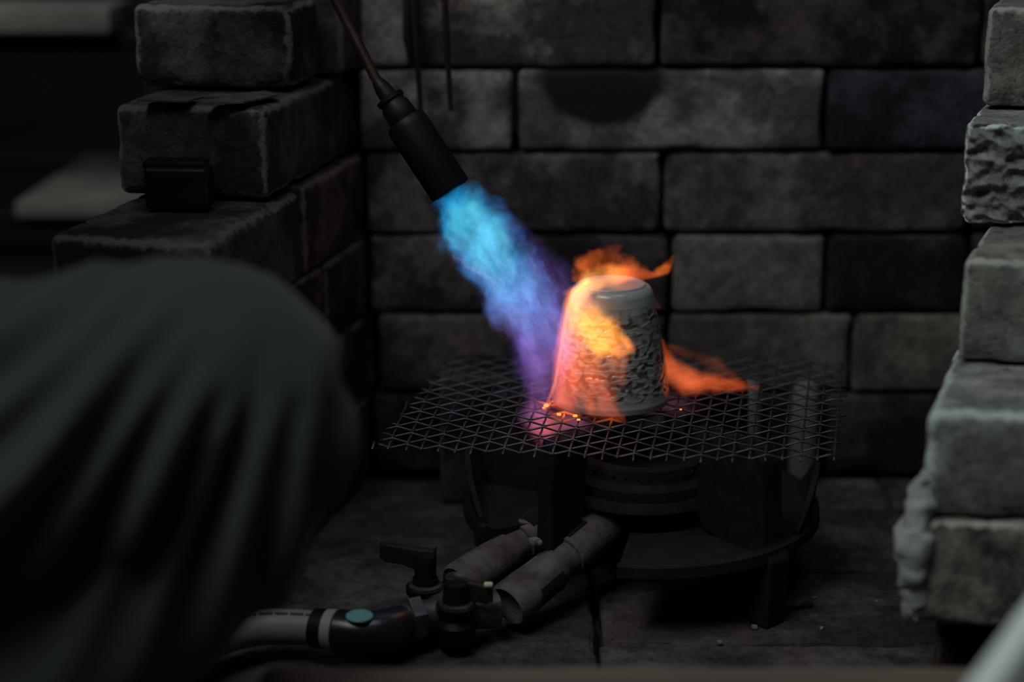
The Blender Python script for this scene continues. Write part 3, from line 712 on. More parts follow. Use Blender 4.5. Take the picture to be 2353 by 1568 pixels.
# ------------------------------------------------------------------ torch
TT = 1.135
torch = thing('gas_torch', 'black cylindrical gas torch on a thin copper pipe, pointing at the cup', 'torch', ray(1035, 437, TT))
A_ = ray(1035, 437, TT); B_ = ray(930, 277, TT); C_ = ray(893, 222, TT); dax = (B_-A_).normalized()
Lh = (B_-A_).length
a = MB(); a.lathe(A_, B_, [(.045, .0100), (.012, .0125), (.0, .0130), (-.0003, .0136), (.0005, .0140), (Lh-.006, .0142), (Lh-.002, .0138), (Lh, .0125), (Lh+.0005, .009)], n=48)
obj('burner_tube', a, M_BLACK, torch)
a = MB(); a.lathe(B_, C_, [(0, .0098), (.001, .0102), (.011, .0098), (.013, .0085), (.0145, .0085), (.0155, .0096), (.018, .0096), (.0187, .0075)], n=32); obj('collar', a, M_BLACK, torch)
C2 = ray(868, 188, TT); L2 = (C2-C_).length
a = MB(); a.lathe(C_-dax*.002, C2, [(0, .0062), (.008, .0056), (L2, .0046), (L2+.003, .0036)], n=20); obj('sleeve', a, M_BLACK, torch)
pp = [ray(875, 197, TT), ray(860, 175, TT), ray(838, 130, TT), ray(810, 75, TT), ray(771, 0, TT), ray(735, -70, 1.13), ray(690, -150, 1.12), ray(620, -270, 1.10), ray(560, -370, 1.08)]
a = MB(); a.tube(pp, .0033, n=14); obj('copper_pipe', a, M_COPPER, torch)
hd0 = pp[-1]; hd1 = ray(440, -560, 1.04)
a = MB(); a.lathe(hd0, hd1, [(-.004, .004), (0, .011), (.010, .0135), (.05, .0125), ((hd1-hd0).length, .0115), ((hd1-hd0).length+.003, .006)], n=24); obj('handle', a, M_BLACK, torch)

# ------------------------------------------------------------------ flame volumes
def flame(parent, name, path, stops, strength, wamp=.003, wscale=60, streak=None, contrast=(.35, .65), falloff=(1.0, .35), oval=1.0, lo=0.15, hot=None, sscale=(260, 60), ext=1.12, seed=0, origin=None, label=None):
    """path: (world point, radius).  Emitting gas whose density falls off from a chain of tapered capsules."""
    o0 = origin_of(parent)
    pts = [(Vector(p)-o0, r) for p, r in path]
    m = bpy.data.materials.new(name); m.use_nodes = True; ns, ls = m.node_tree.nodes, m.node_tree.links
    ns.remove(ns['Principled BSDF']); out = ns['Material Output']
    tc = N(ns, 'ShaderNodeTexCoord')
    def VM(op, a, b=None, scale=None):
        q = N(ns, 'ShaderNodeVectorMath', operation=op)
        for i, v in ((0, a), (1, b)):
            if v is None: continue
            if isinstance(v, bpy.types.NodeSocket): ls.new(v, q.inputs[i])
            else: q.inputs[i].default_value = v
        if scale is not None:
            if isinstance(scale, bpy.types.NodeSocket): ls.new(scale, q.inputs['Scale'])
            else: q.inputs['Scale'].default_value = scale
        return q
    def MT(op, a, b=None, c=None, clamp=False):
        q = N(ns, 'ShaderNodeMath', operation=op); q.use_clamp = clamp
        for i, v in ((0, a), (1, b), (2, c)):
            if v is None: continue
            if isinstance(v, bpy.types.NodeSocket): ls.new(v, q.inputs[i])
            else: q.inputs[i].default_value = v
        return q.outputs[0]
    P0 = tc.outputs['Object']
    nz = N(ns, 'ShaderNodeTexNoise'); setin(nz, Scale=wscale, Detail=3.0, Roughness=.6)
    sh = VM('ADD', P0, (seed*1.7, seed*.9, seed*2.3)); ls.new(sh.outputs[0], nz.inputs['Vector'])
    ce = VM('SUBTRACT', nz.outputs['Color'], (.5, .5, .5)); sc = VM('SCALE', ce.outputs[0], scale=wamp*2)
    Pw = VM('ADD', P0, sc.outputs[0]).outputs[0]
    dmin = None; ssum = None; tot = sum((pts[i+1][0]-pts[i][0]).length for i in range(len(pts)-1))
    for i in range(len(pts)-1):
        a, ra = pts[i]; b, rb = pts[i+1]; ba = b-a; l2 = ba.length_squared
        pa = VM('SUBTRACT', Pw, a).outputs[0]
        dt = VM('DOT_PRODUCT', pa, ba/l2).outputs['Value']; t = MT('ADD', dt, 0.0, clamp=True)
        pr = VM('SCALE', ba, scale=t).outputs[0]
        dd = VM('DISTANCE', pa, pr).outputs['Value']
        rr = MT('MULTIPLY_ADD', t, rb-ra, ra)
        d = MT('DIVIDE', dd, rr)
        dmin = d if dmin is None else MT('MINIMUM', dmin, d)
        sg = MT('MULTIPLY', t, ba.length/tot); ssum = sg if ssum is None else MT('ADD', ssum, sg)
    mr = N(ns, 'ShaderNodeMapRange', interpolation_type='SMOOTHSTEP'); mr.inputs['From Min'].default_value = falloff[0]; mr.inputs['From Max'].default_value = falloff[1]; ls.new(dmin, mr.inputs[0])
    # streaks run with the flow
    ax = Vector(streak).normalized() if streak is not None else (pts[-1][0]-pts[0][0]).normalized()
    e1 = ax.orthogonal().normalized(); e2 = ax.cross(e1)
    cx = N(ns, 'ShaderNodeCombineXYZ')
    for k, (e, s) in enumerate(((e1, sscale[0]), (e2, sscale[0]), (ax, sscale[1]))):
        ls.new(VM('DOT_PRODUCT', Pw, e*s).outputs['Value'], cx.inputs[k])
    n2 = N(ns, 'ShaderNodeTexNoise'); setin(n2, Scale=1.0, Detail=4.0, Roughness=.55); ls.new(cx.outputs[0], n2.inputs['Vector'])
    m2 = N(ns, 'ShaderNodeMapRange'); m2.inputs['From Min'].default_value = contrast[0]; m2.inputs['From Max'].default_value = contrast[1]; m2.inputs['To Min'].default_value = lo; m2.inputs['To Max'].default_value = 1.5; ls.new(n2.outputs['Fac'], m2.inputs[0])
    cr = ramp(ns, [(p, c[:3]) for p, c in stops]); ls.new(ssum, cr.inputs[0])
    ir = ramp(ns, [(p, (c[3],)*3) for p, c in stops]); ls.new(ssum, ir.inputs[0])
    gate = MT('GREATER_THAN', VM('DOT_PRODUCT', P0, -dax).outputs['Value'], 0.0002)     # the gas burns only outside the burner tube
    st = MT('MULTIPLY', MT('MULTIPLY', mr.outputs[0], m2.outputs[0]), MT('MULTIPLY', MT('MULTIPLY', ir.outputs[0], gate), strength))
    col = cr.outputs[0]
    if hot:    # (edge colour): outer skin of the jet burns deeper
        ec = N(ns, 'ShaderNodeMix', data_type='RGBA'); er = N(ns, 'ShaderNodeMapRange'); er.inputs['From Min'].default_value = .45; er.inputs['From Max'].default_value = .9; er.inputs['To Max'].default_value = .85
        ls.new(dmin, er.inputs[0]); ls.new(er.outputs[0], ec.inputs[0]); ls.new(col, ec.inputs[6])
        hr = ramp(ns, hot); ls.new(ssum, hr.inputs[0]); ls.new(hr.outputs[0], ec.inputs[7]); col = ec.outputs[2]
    em = N(ns, 'ShaderNodeEmission'); ls.new(col, em.inputs[0]); ls.new(st, em.inputs[1]); ls.new(em.outputs[0], out.inputs['Volume'])
    try: m.cycles.volume_step_rate = 0.25
    except Exception: pass
    # closed hull of the burning gas
    a = MB(); Q = []; RR = []
    K = 5
    for i in range(len(pts)-1):
        for q in range(K):
            t = q/K; Q.append(pts[i][0].lerp(pts[i+1][0], t)); RR.append(pts[i][1]*(1-t)+pts[i+1][1]*t)
    Q.append(pts[-1][0]); RR.append(pts[-1][1])
    d0 = (Q[0]-Q[1]).normalized(); d1 = (Q[-1]-Q[-2]).normalized()
    if name != 'blue_jet':
        Q = [Q[0]+d0*RR[0]*1.05, Q[0]+d0*RR[0]*.7]+Q; RR = [RR[0]*.25, RR[0]*.8]+RR
    Q = Q+[Q[-1]+d1*RR[-1]*.7, Q[-1]+d1*RR[-1]*1.05]; RR = RR+[RR[-1]*.8, RR[-1]*.25]
    a.tube(Q, [r*ext for r in RR], n=20)
    me = mesh_of(name, a.v, a.f, m, True)
    o = link(name, me, parent)
    if label: o['label'] = label
    return o
JO = ray(1037, 440, TT)
fl = thing('torch_flame', 'blue and violet torch flame turning orange around the cup', 'flame', JO)
CY = (.10, .48, .72); LB = (.13, .36, .66); LI = (.22, .21, .60); PU = (.26, .11, .42)
jr = lambda px, t=1.12: px/2*t/FPX
BE = [(0, (.0, .13, .42)), (.4, (.02, .09, .36)), (.7, (.14, .06, .34))]
flame(fl, 'blue_jet', [(ray(1037, 440, TT), jr(88)), (ray(1058, 478, 1.133), jr(140)), (ray(1098, 538, 1.133), jr(182)), (ray(1155, 622, 1.133), jr(180)), (ray(1220, 714, 1.133), jr(180)), (ray(1258, 800, 1.133), jr(150)), (ray(1250, 880, 1.130), jr(100))],
      [(0, (.0, .26, .60, .75)), (.10, (.06, .45, .60, 1.0)), (.30, (.08, .41, .58, 1.05)), (.5, (.085, .28, .58, 1.0)), (.7, (.14, .19, .55, .9)), (.85, (.22, .14, .46, .7)), (1, (.34, .13, .42, .35))], 31, wamp=.014, wscale=55,
      falloff=(1.0, .74), sscale=(130, 45), contrast=(.38, .60), lo=.35, hot=BE, ext=1.32, seed=2, label='blue root of the torch flame')
flame(fl, 'blue_jet', [(ray(1080, 470, 1.125), jr(50)), (ray(1120, 530, 1.122), jr(80)), (ray(1150, 590, 1.122), jr(60)), (ray(1215, 690, 1.12), jr(30))],
      [(0, (.16, .62, .75, .8)), (.4, (.14, .56, .70, 1)), (1, (.2, .4, .7, .5))], 15, wamp=.008, wscale=70, seed=31, lo=.1, sscale=(190, 50), label='paler core of the torch flame')
flame(fl, 'blue_jet', [(ray(1090, 600, 1.12), jr(30)), (ray(1140, 660, 1.118), jr(46)), (ray(1200, 735, 1.116), jr(52)), (ray(1240, 810, 1.115), jr(30))],
      [(0, (.45, .35, .65, .8)), (.4, (.20, .45, .72, 1)), (1, (.3, .2, .6, .5))], 15, wamp=.007, wscale=70, seed=32, lo=.2, sscale=(190, 40))
for i_, (pa_, pb_, c_, st_) in enumerate((((1018, 500, 40), (1040, 560, 44), (.0, .20, .50), 17), ((1050, 575, 34), (1078, 622, 46), (.05, .12, .42), 15), ((1075, 618, 36), (1135, 655, 34), (.08, .10, .40), 12), ((1105, 445, 40), (1152, 478, 44), (.0, .16, .46), 15),
      ((1150, 480, 36), (1200, 540, 50), (.05, .11, .42), 13), ((1175, 715, 50), (1200, 790, 56), (.10, .09, .36), 11), ((1045, 590, 14), (1130, 650, 20), (.55, .30, .55), 20), ((1215, 590, 14), (1245, 640, 12), (.75, .22, .35), 14), ((1190, 770, 16), (1225, 840, 22), (.40, .14, .40), 9), ((1235, 690, 12), (1290, 755, 18), (.55, .20, .45), 16))):
    flame(fl, 'blue_lobe' if c_[0] < .12 else 'violet_streak', [(ray(pa_[0], pa_[1], 1.122), jr(pa_[2])), (ray(pb_[0], pb_[1], 1.12), jr(pb_[2]))], [(0, (*c_, 1)), (1, (*c_, .9))], st_*1.6, wamp=.007, wscale=90, seed=40+i_, lo=.3, ext=1.45, falloff=(1, .4), sscale=(150, 80))
flame(fl, 'violet_fringe', [(ray(1165, 510, 1.125), jr(40)), (ray(1235, 590, 1.12), jr(90)), (ray(1300, 660, 1.118), jr(95)), (ray(1295, 760, 1.115), jr(90))],
      [(0, (.10, .06, .35, .6)), (.5, (.17, .10, .42, 1.)), (1, (.30, .13, .40, .8))], 13, wamp=.008, seed=4, ext=1.3)
flame(fl, 'violet_tail', [(ray(1190, 750, 1.12), jr(70)), (ray(1225, 850, 1.115), jr(110)), (ray(1236, 930, 1.11), jr(85))],
      [(0, (.17, .08, .38, .7)), (.6, (.18, .10, .44, 1)), (1, (.42, .13, .40, 1))], 16, wamp=.007, seed=5, streak=(0.1, 0, -1), sscale=(170, 30), ext=1.3)
flame(fl, 'under_mesh_flame', [(ray_z(1222, 955, MZ-.012), .0125), (ray_z(1262, 985, MZ-.014), .0155), (ray_z(1318, 978, MZ-.013), .0135)],
      [(0, (.40, .14, .42, .9)), (.45, (.85, .16, .18, 1.2)), (1, (.55, .14, .30, .9))], 24, wamp=.005, seed=6)
flame(fl, 'under_mesh_glow', [(ray(1440, 925, 1.18), jr(70)), (ray(1530, 925, 1.2), jr(80)), (ray(1600, 935, 1.21), jr(50))],
      [(0, (.55, .13, .22, .8)), (.6, (.50, .14, .26, 1)), (1, (.3, .08, .14, .5))], 9, seed=7)
# orange sheet over the cup, hugging its wall
def cs(u, v, off=.003):
    """point on the near side of the cup under this view of it, pushed off the wall"""
    for it in range(60):
        t = 1.06+it*.002; p = ray(u, v, t)-CB
        r = prof_r(max(0, min(H, p.z)))
        if (p.x**2+p.y**2)**.5 <= r+off: return ray(u, v, t)
    return ray(u, v, 1.118)
flame(fl, 'orange_lick', [(ray(1278, 925, 1.10), jr(40)), (ray(1292, 800, 1.106), jr(46)), (ray(1315, 700, 1.11), jr(54)), (ray(1345, 660, 1.112), jr(50)), (ray(1385, 650, 1.13), jr(34))],
      [(0, (1, .15, .06, .7)), (.35, (1, .18, .06, .9)), (.6, (1, .34, .09, 1.3)), (.8, (1, .38, .09, 1.2)), (1, (1, .28, .05, .9))], 48, wamp=.002, seed=8, lo=.6, sscale=(160, 30), label='orange edge of flame along the left side of the cup')
flame(fl, 'orange_lick', [(cs(1325, 680), jr(70)), (cs(1352, 735), jr(100)), (cs(1388, 775), jr(110)), (cs(1425, 795), jr(70)), (cs(1445, 800), jr(34))],
      [(0, (1, .29, .07, .9)), (.4, (1, .38, .035, 1.3)), (.75, (1, .31, .03, 1.3)), (1, (1, .26, .06, 1.0))], 66, wamp=.005, wscale=85, seed=9, falloff=(1.0, .45), lo=.55, sscale=(150, 50), streak=(.7, 0, -.6), label='yellow flame washing across the cup wall')
flame(fl, 'orange_lick', [(cs(1345, 790), jr(120)), (cs(1350, 860), jr(130)), (cs(1372, 915), jr(110)), (cs(1420, 958), jr(36))],
      [(0, (1, .24, .04, 1)), (.4, (1, .14, .03, .9)), (1, (1, .14, .04, .8))], 38, wamp=.007, wscale=80, seed=10, lo=.25, sscale=(200, 40), streak=(.35, 0, -.9))
flame(fl, 'orange_lick', [(cs(1318, 720), jr(70)), (cs(1308, 820), jr(95)), (cs(1305, 915), jr(90))],
      [(0, (1, .26, .08, .9)), (.5, (1, .17, .09, 1.)), (1, (1, .16, .09, 1))], 36, wamp=.003, seed=11, lo=.6, sscale=(160, 20), streak=(-.1, 0, -1), label='pinkish flame over the left of the cup')
flame(fl, 'orange_lick', [(cs(1395, 790), jr(60)), (cs(1420, 830), jr(66)), (cs(1425, 880), jr(34))],
      [(0, (1, .28, .06, 1)), (1, (1, .18, .08, .7))], 40, wamp=.007, wscale=120, seed=12, lo=.1, sscale=(180, 250), ext=1.3)
flame(fl, 'orange_lick', [(ray(1252, 940, 1.118), jr(13)), (ray(1276, 880, 1.120), jr(12)), (ray(1289, 800, 1.120), jr(12)), (ray(1303, 720, 1.120), jr(14)), (ray(1318, 668, 1.12), jr(18)), (ray(1350, 646, 1.125), jr(18))],
      [(0, (1, .16, .05, 1.2)), (.5, (1, .24, .07, 1)), (1, (1, .36, .08, 1.2))], 150, wamp=.0006, seed=21, lo=.7, sscale=(160, 20), label='thin bright line of flame down the left outline of the cup')
# licks above the foot
Tb = 1.165
flame(fl, 'orange_tongue', [(ray(1325, 672, 1.115), jr(34)), (ray(1352, 645, 1.13), jr(60)), (ray(1400, 635, 1.145), jr(66)), (ray(1450, 628, Tb), jr(56)), (ray(1500, 632, 1.17), jr(24)), (ray(1530, 615, 1.175), jr(38)), (ray(1549, 592, 1.178), jr(14))],
      [(0, (1, .36, .09, 1.2)), (.3, (1, .34, .07, 1.2)), (.5, (1, .22, .04, 1.2)), (.72, (1, .13, .02, .6)), (.87, (1, .20, .03, 1.5)), (1, (1, .14, .02, 1))], 50, wamp=.005, wscale=55, seed=13, lo=.35, sscale=(90, 40), streak=(1, 0, .15), label='orange flame tongue blowing back over the cup foot')
flame(fl, 'orange_tongue', [(ray(1325, 640, 1.14), jr(26)), (ray(1345, 605, 1.15), jr(66)), (ray(1385, 600, 1.16), jr(66)), (ray(1445, 608, 1.165), jr(44)), (ray(1475, 625, 1.168), jr(36))],
      [(0, (1, .18, .04, .9)), (.5, (1, .17, .03, 1)), (1, (1, .18, .03, .9))], 34, wamp=.008, wscale=65, seed=14, lo=.1, sscale=(90, 60), streak=(.5, 0, .9), ext=1.35)
flame(fl, 'orange_tongue', [(ray(1385, 610, 1.165), jr(36)), (ray(1408, 585, 1.168), jr(60)), (ray(1425, 565, 1.17), jr(30))],
      [(0, (.8, .13, .02, .9)), (1, (.7, .10, .015, .7))], 19, wamp=.006, seed=15, lo=.2, ext=1.3)
# flame escaping behind the cup to the right
flame(fl, 'orange_tail', [(ray(1520, 790, 1.16), jr(30)), (ray(1540, 850, 1.165), jr(70)), (ray(1580, 875, 1.175), jr(84)), (ray(1650, 884, 1.185), jr(50)), (ray(1740, 889, 1.195), jr(22))],
      [(0, (1, .14, .02, .8)), (.35, (1, .17, .05, 1)), (.8, (1, .13, .02, .9)), (1, (1, .1, .01, .6))], 40, wamp=.005, wscale=55, seed=16, lo=.4, sscale=(100, 35), streak=(1, .1, -.1), label='orange flame streaming away to the right of the cup')
flame(fl, 'orange_tail', [(ray(1535, 800, 1.19), jr(30)), (ray(1590, 815, 1.2), jr(36)), (ray(1645, 840, 1.2), jr(50)), (ray(1700, 885, 1.2), jr(40))],
      [(0, (.8, .1, .02, .8)), (.4, (.7, .12, .03, .3)), (.7, (1, .2, .05, .6)), (1, (1, .13, .02, 1))], 14, wamp=.004, seed=17, lo=.3)
flame(fl, 'orange_tail', [(ray(1500, 690, 1.16), jr(26)), (ray(1515, 705, 1.162), jr(16))],
      [(0, (.8, .1, .02, 1)), (1, (.7, .08, .01, 1))], 12, wamp=.002, seed=18)

# ------------------------------------------------------------------ crumbs on the floor and stove
CR = [(1732, 1441, .0022, hz, 'white crumb on the floor below the right end of the mesh'), (1888, 1443, .0014, hz, 'tiny pale crumb on the floor, right of the white one'),
      (1655, 1477, .0018, hz, 'flat pale crumb in the floor joint'), (1582, 1199, .0022, PZ+.0045, 'pale crumb on the black stove tray'),
      (1226, 1243, .0034, hz+.052, 'greyish clay crumb resting between the two stove pipes'), (1240, 1246, .0022, hz+.052, 'smaller clay crumb between the two stove pipes'),
      (2014, 1382, .0011, hz, 'speck-sized pale crumb on the floor left of the right brick stack'), (1872, 1374, .0010, hz, 'speck-sized pale crumb on the floor behind the right of the stove')]
for i, (u, v, s, z, lab) in enumerate(CR):
    c = ray_z(u, v, z+s*.5); a = MB(); a.rbox(c, (s*2, s*1.7, s*1.4), s*.5, jit=s*.5, seed=i+3, rot=rotz(i))
    o = obj('crumb', a, M_CRUMB, None, loc=(c.x, c.y, z)); tag(o, lab, 'crumb', 'clay crumbs')
# burnt lump on the floor
c = ray_z(1795, 1390, hz); a = MB(); vs_, fs_, _ = rounded_box((.040, .022, .007), .003, .002)
a.add([c+Vector((p.x, p.y*(1-.5*abs(p.x)/.02), p.z+.002))+noise.noise_vector(p*200)*.0018 for p in vs_], fs_)
o = obj('charred_flake', a, plain('char', (.022, .022, .028), (.01, .01, .012), rough=.8), None, loc=c); tag(o, 'dark charred flake on the floor by the stove leg', 'flake')

# ------------------------------------------------------------------ foreground boards
yb = .79; c = ray_y(600, 1522, yb)
pl = MB(); pl.rbox((c.x+.36, yb-.04, c.z-.012), (.72, .08, .024), .008, fine=.02, jit=.001)
o = obj('wooden_board', pl, M_WOOD, None, loc=(c.x+.36, yb-.04, c.z-.024)); tag(o, 'blurred brown wooden board in the foreground along the bottom edge', 'board')
for x in (c.x+.03, c.x+.60):
    b_ = brick_mesh((.10, .07, c.z-.024-hz), 55, None)
    q = link('support_brick', b_, None, (x+.03, yb-.04, (c.z-.024+hz)/2)); q.color = (*BRN, 1); tag(q, 'brick on edge propping the foreground board, %s end' % ('left' if x < .2 else 'right'), 'brick')
pa_ = ray(2235, 1590, .66); pb_ = ray(2372, 1395, .71)      # a plank standing on the ground, leaning back against the hearth
d = (pb_-pa_).normalized(); foot = pa_-d*(pa_.z/d.z); nrm = Vector((0, -1, 0)); perp = d.cross(nrm).normalized()
if perp.z > 0: perp = -perp
dep = perp.cross(d).normalized()
L_ = (pb_-foot).length+.16; Rm = Matrix((d, dep, perp)).transposed()
foot2 = foot+d*.075
cen = foot2+d*(L_/2)+perp*.055
a = MB(); a.rbox(cen, (L_, .014, .11), .005, rot=Rm, fine=.02)
zmin = min(v.z for v in a.v)
for v in a.v: v.z = max(.001, v.z)
o = obj('pale_board', a, M_PALEBOARD, None, loc=cen); tag(o, 'blurred pale grey-green board leaning across the bottom right corner', 'board')

# ------------------------------------------------------------------ person crouching at the left
person = thing('person', 'person in dark green-grey trousers crouching at the left, bent knee in view', 'person', (-0.45, .72, 0))
KN = ray(575, 868, .80); 
hipR = Vector((-0.500, .70, .375)); ank = Vector((-0.350, .705, .085))
def path_interp(pts, n):
    out = []
    k = len(pts)
    for i in range(k-1):
        for q in range(n):
            t = q/n; p0 = pts[max(i-1, 0)]; p1 = pts[i]; p2 = pts[i+1]; p3 = pts[min(i+2, k-1)]
            out.append(tuple(.5*((2*p1[j])+(-p0[j]+p2[j])*t+(2*p0[j]-5*p1[j]+4*p2[j]-p3[j])*t*t+(-p0[j]+3*p1[j]-3*p2[j]+p3[j])*t**3) for j in range(4)))
    out.append(tuple(pts[-1])); return out
def leg_mesh(mb, off, fold=True):
    """one trouser leg: hip, bent knee, ankle; the cloth is gathered in folds fanning out from the knee"""
    ctrl = [(-.60, .70, .40, .095), (-.50, .70, .408, .098), (-.36, .725, .434, .090), (-.235, .752, .4375, .078), (-.178, .764, .451, .069), (-.139, .772, .452, .062), (-.138, .770, .414, .060), (-.165, .762, .384, .056), (-.225, .748, .330, .060), (-.305, .730, .255, .056), (-.385, .715, .180, .052), (-.425, .711, .135, .050)]
    ctrl = [(x+off.x, y+off.y, z+off.z, r) for x, y, z, r in ctrl]
    pp = path_interp(ctrl, 14); n = 120; base = len(mb.v); fpt = Vector((-.055, 0, .604))+off
    pts = [Vector(p[:3]) for p in pp]; k = len(pts); vs = []
    for i, p in enumerate(pts):
        d = (pts[min(i+1, k-1)]-pts[max(i-1, 0)]).normalized()
        a = Vector((0, 1, 0)); a = (a-d*a.dot(d)).normalized(); b = d.cross(a)
        for j in range(n):
            t = 2*math.pi*j/n; nv = (a*math.cos(t)+b*math.sin(t)); q = p+nv*pp[i][3]
            if fold:
                rel = Vector((q.x-fpt.x, 0, q.z-fpt.z)); ang = math.atan2(-rel.z, -rel.x); dist = rel.length
                wv = noise.noise(Vector((q.x*11, q.y*5, q.z*11)))*.5
                s1 = math.sin(ang*56+wv*6+.6); s2 = math.sin(ang*24+1.7+wv*3)
                amp = (1-.75*max(0, nv.z)**2)*max(0, min(1, (dist-.10)/.09))*max(0, min(1, (.31-dist)/.10))
                fr = .5+.5*s1; fr = fr**1.4
                e = (.0135*(fr-.5)+.004*s2)*amp + .004*noise.noise(q*12)
                q = q+nv*e
            vs.append(q)
    fs = [(i*n+j, i*n+(j+1) % n, (i+1)*n+(j+1) % n, (i+1)*n+j) for i in range(k-1) for j in range(n)]
    fs += [tuple(range(n))[::-1], tuple((k-1)*n+j for j in range(n))]
    mb.add(vs, fs)
# far leg is the one in view; the near leg is out of frame to the left
tr = MB(); leg_mesh(tr, Vector((0, 0, 0)))
leg_mesh(tr, Vector((-.20, -.20, -.04)), True)
hips, hf, _ = rounded_box((.24, .34, .22), .09, .02)
tr.add([p+Vector((-.62, .60, .375)) for p in hips], hf)
o = obj('trousers', tr, M_TROUSER, person, angle=0)
def skin_obj(name, nodes, edges, mat, parent, sub=2, root=0):
    o0 = origin_of(parent)
    me = bpy.data.meshes.new(name); me.from_pydata([tuple(Vector(p)-o0) for p, r in nodes], edges, []); me.materials.append(mat)
    o = link(name, me, parent); sk = o.modifiers.new('skin', 'SKIN'); sk.use_smooth_shade = True
    for i, (p, r) in enumerate(nodes):
        rr = r if isinstance(r, tuple) else (r, r)
        me.skin_vertices[0].data[i].radius = rr; me.skin_vertices[0].data[i].use_root = (i == root)
    sb = o.modifiers.new('sub', 'SUBSURF'); sb.levels = sub; sb.render_levels = sub
    return o
sh_r = Vector((-.52, .74, .86)); sh_l = Vector((-.62, .40, .84))
hand = hd0.lerp(hd1, .45)
el_r = Vector((-.36, .86, .66))
wr_r = hand+Vector((-.055, -.035, -.02))
kneeL = Vector((-.33, .56, .39))
hand_l = kneeL+Vector((-.02, 0, .10)); el_l = Vector((-.52, .33, .60))
nodes = [((-.62, .60, .36), .09), ((-.62, .60, .50), .095), ((-.60, .59, .66), .10), ((-.57, .58, .80), .10), ((-.55, .575, .90), .052), ((-.525, .577, .95), .046), ((-.490, .584, 1.025), (.090, .082)), ((-.485, .585, 1.09), (.098, .092)), ((-.49, .585, 1.15), .085),
         (sh_r, .055), (el_r, .038), (wr_r, .026), (sh_l, .055), (el_l, .038), (hand_l, .026),
         ((-.60, .695, .40), .08), ((-.145, .77, .43), .045), ((-.43, .713, .10), .032),
         ((-.78, .50, .36), .08), ((-.345, .57, .39), .045), ((-.63, .513, .08), .032)]
edges = [(0, 1), (1, 2), (2, 3), (3, 4), (4, 5), (5, 6), (6, 7), (7, 8), (3, 9), (9, 10), (10, 11), (3, 12), (12, 13), (13, 14), (0, 15), (15, 16), (16, 17), (0, 18), (18, 19), (19, 20)]
body = skin_obj('body', nodes, edges, M_SKIN, person)
# face
hc = Vector((-.482, .588, 1.078)); fd = Vector((.75, .60, -.28)).normalized(); fs_ = fd.cross(Vector((0, 0, 1))).normalized(); fu = fs_.cross(fd)
a = MB(); a.lathe(hc+fd*.064+fu*.02, hc+fd*.066-fu*.03, [(0, .006), (.02, .010), (.035, .014), (.044, .009), (.046, .003)], n=14); obj('nose', a, M_SKIN, person, angle=0)
for sg in (-1, 1):
    a = MB(); vs2, fs2, _ = rounded_box((.020, .020, .014), .0069, .004); a.add([hc+fd*.066+fs_*sg*.030+fu*.018+p for p in vs2], fs2); obj('eye', a, M_CREAM, person, angle=0)
    a = MB(); a.tube([hc+fs_*sg*.078+fu*.03, hc+fs_*sg*.088-fd*.008+fu*.02, hc+fs_*sg*.086-fd*.006-fu*.01, hc+fs_*sg*.079-fu*.025], [.006, .009, .008, .005], n=10); obj('ear', a, M_SKIN, person, angle=0)
a = MB(); a.tube([hc+fd*.058-fs_*.022-fu*.048, hc+fd*.066-fu*.049, hc+fd*.058+fs_*.022-fu*.048], [.003, .006, .003], n=10); obj('mouth', a, plain('lips', (.3, .12, .1)), person, angle=0)
a = MB(); vs2, fs2, _ = rounded_box((.185, .185, .13), .062, .015); a.add([hc-fd*.022+fu*.062+p+noise.noise_vector(p*60)*.006 for p in vs2], fs2); obj('hair', a, M_HAIR, person, angle=0)
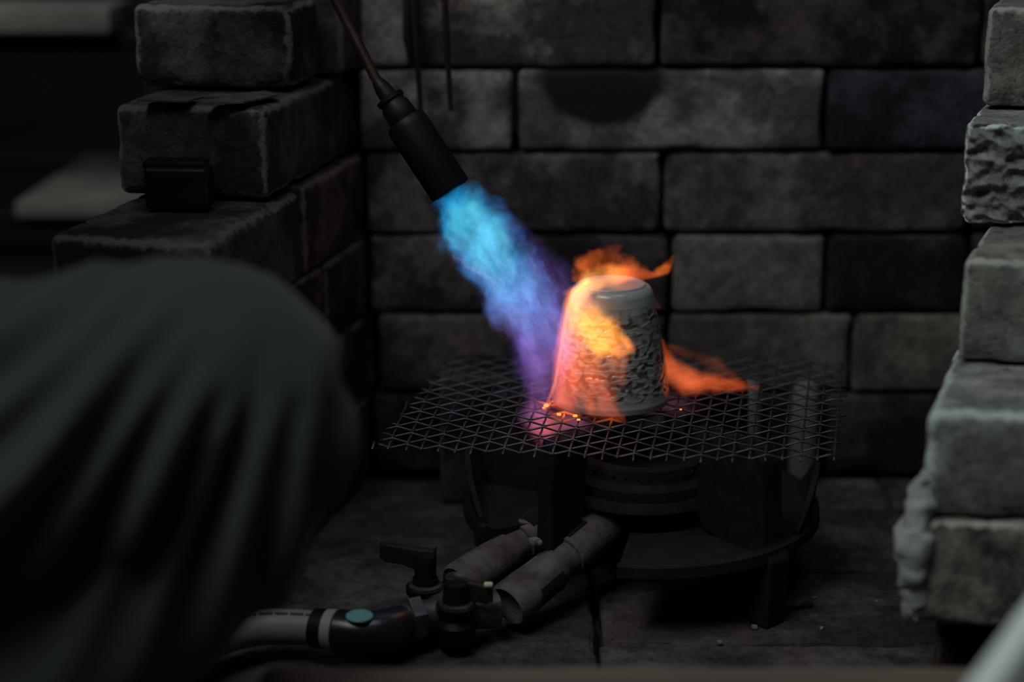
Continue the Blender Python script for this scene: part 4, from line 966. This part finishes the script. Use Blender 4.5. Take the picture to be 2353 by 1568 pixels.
# shirt over torso and arms
snodes = [((-.62, .60, .42), .125), ((-.62, .60, .52), .125), ((-.60, .59, .66), .128), ((-.57, .58, .80), .122), ((-.555, .577, .885), .07), (sh_r, .068), (el_r, .050), (wr_r.lerp(el_r, .12), .036), (sh_l, .068), (el_l, .050), (Vector(hand_l).lerp(el_l, .12), .036)]
skin_obj('shirt', snodes, [(0, 1), (1, 2), (2, 3), (3, 4), (3, 5), (5, 6), (6, 7), (3, 8), (8, 9), (9, 10)], M_SHIRT, person)
# hands: palm and five fingers, curled
def make_hand(wrist, fwd, palm_n, curl, grip_r):
    f = Vector(fwd).normalized(); pn = Vector(palm_n); pn = (pn-f*pn.dot(f)).normalized(); s = f.cross(pn)
    nd = [(wrist, .024), (wrist+f*.035, (.030, .017)), (wrist+f*.075, (.034, .015))]; ed = [(0, 1), (1, 2)]
    a_ = skin_obj('hand', nd, ed, M_SKIN, person)
    for i, (sd, L) in enumerate(((-.028, .070), (-.010, .078), (.009, .073), (.026, .058))):
        p = wrist+f*.070+s*sd; pts = [(p, .0095)]; ang = 0
        for k in range(3):
            ang += curl; dr = f*math.cos(ang)+pn*math.sin(ang); p = p+dr*L*(.42, .32, .26)[k]; pts.append((p, .0088-.0012*k))
        skin_obj('finger', pts, [(0, 1), (1, 2), (2, 3)], M_SKIN, a_, sub=1)
    p = wrist+f*.022-s*.022; pts = [(p, .013)]
    for k, dr in enumerate(((f*.5-s*.85+pn*.3), (f*.8-s*.2+pn*.7), (f*.75+s*.2+pn*.7))): p = p+dr.normalized()*(.036, .030, .024)[k]; pts.append((p, .011-.0013*k))
    skin_obj('thumb', pts, [(0, 1), (1, 2), (2, 3)], M_SKIN, a_, sub=1)
make_hand(wr_r, (hand-wr_r), (hd1-hd0).cross(hand-wr_r), .75, .012)
make_hand(Vector(hand_l), Vector((.9, .2, -.35)), Vector((0, 0, -1)), .35, .05)
for off in (Vector(), Vector((-.20, -.20, 0))):
    b0 = Vector((-.425, .715, 0))+off
    a = MB(); a.tube([b0+Vector((-.075, -.01, .035)), b0+Vector((-.05, -.01, .045)), b0+Vector((0, 0, .055)), b0+Vector((.07, .01, .042)), b0+Vector((.13, .02, .032)), b0+Vector((.175, .025, .026)), b0+Vector((.195, .028, .024))], [.025, .036, .046, .043, .040, .032, .014], n=22)
    for v in a.v: v.z = max(.002, v.z)
    obj('shoe', a, M_SHOE, person, angle=0)
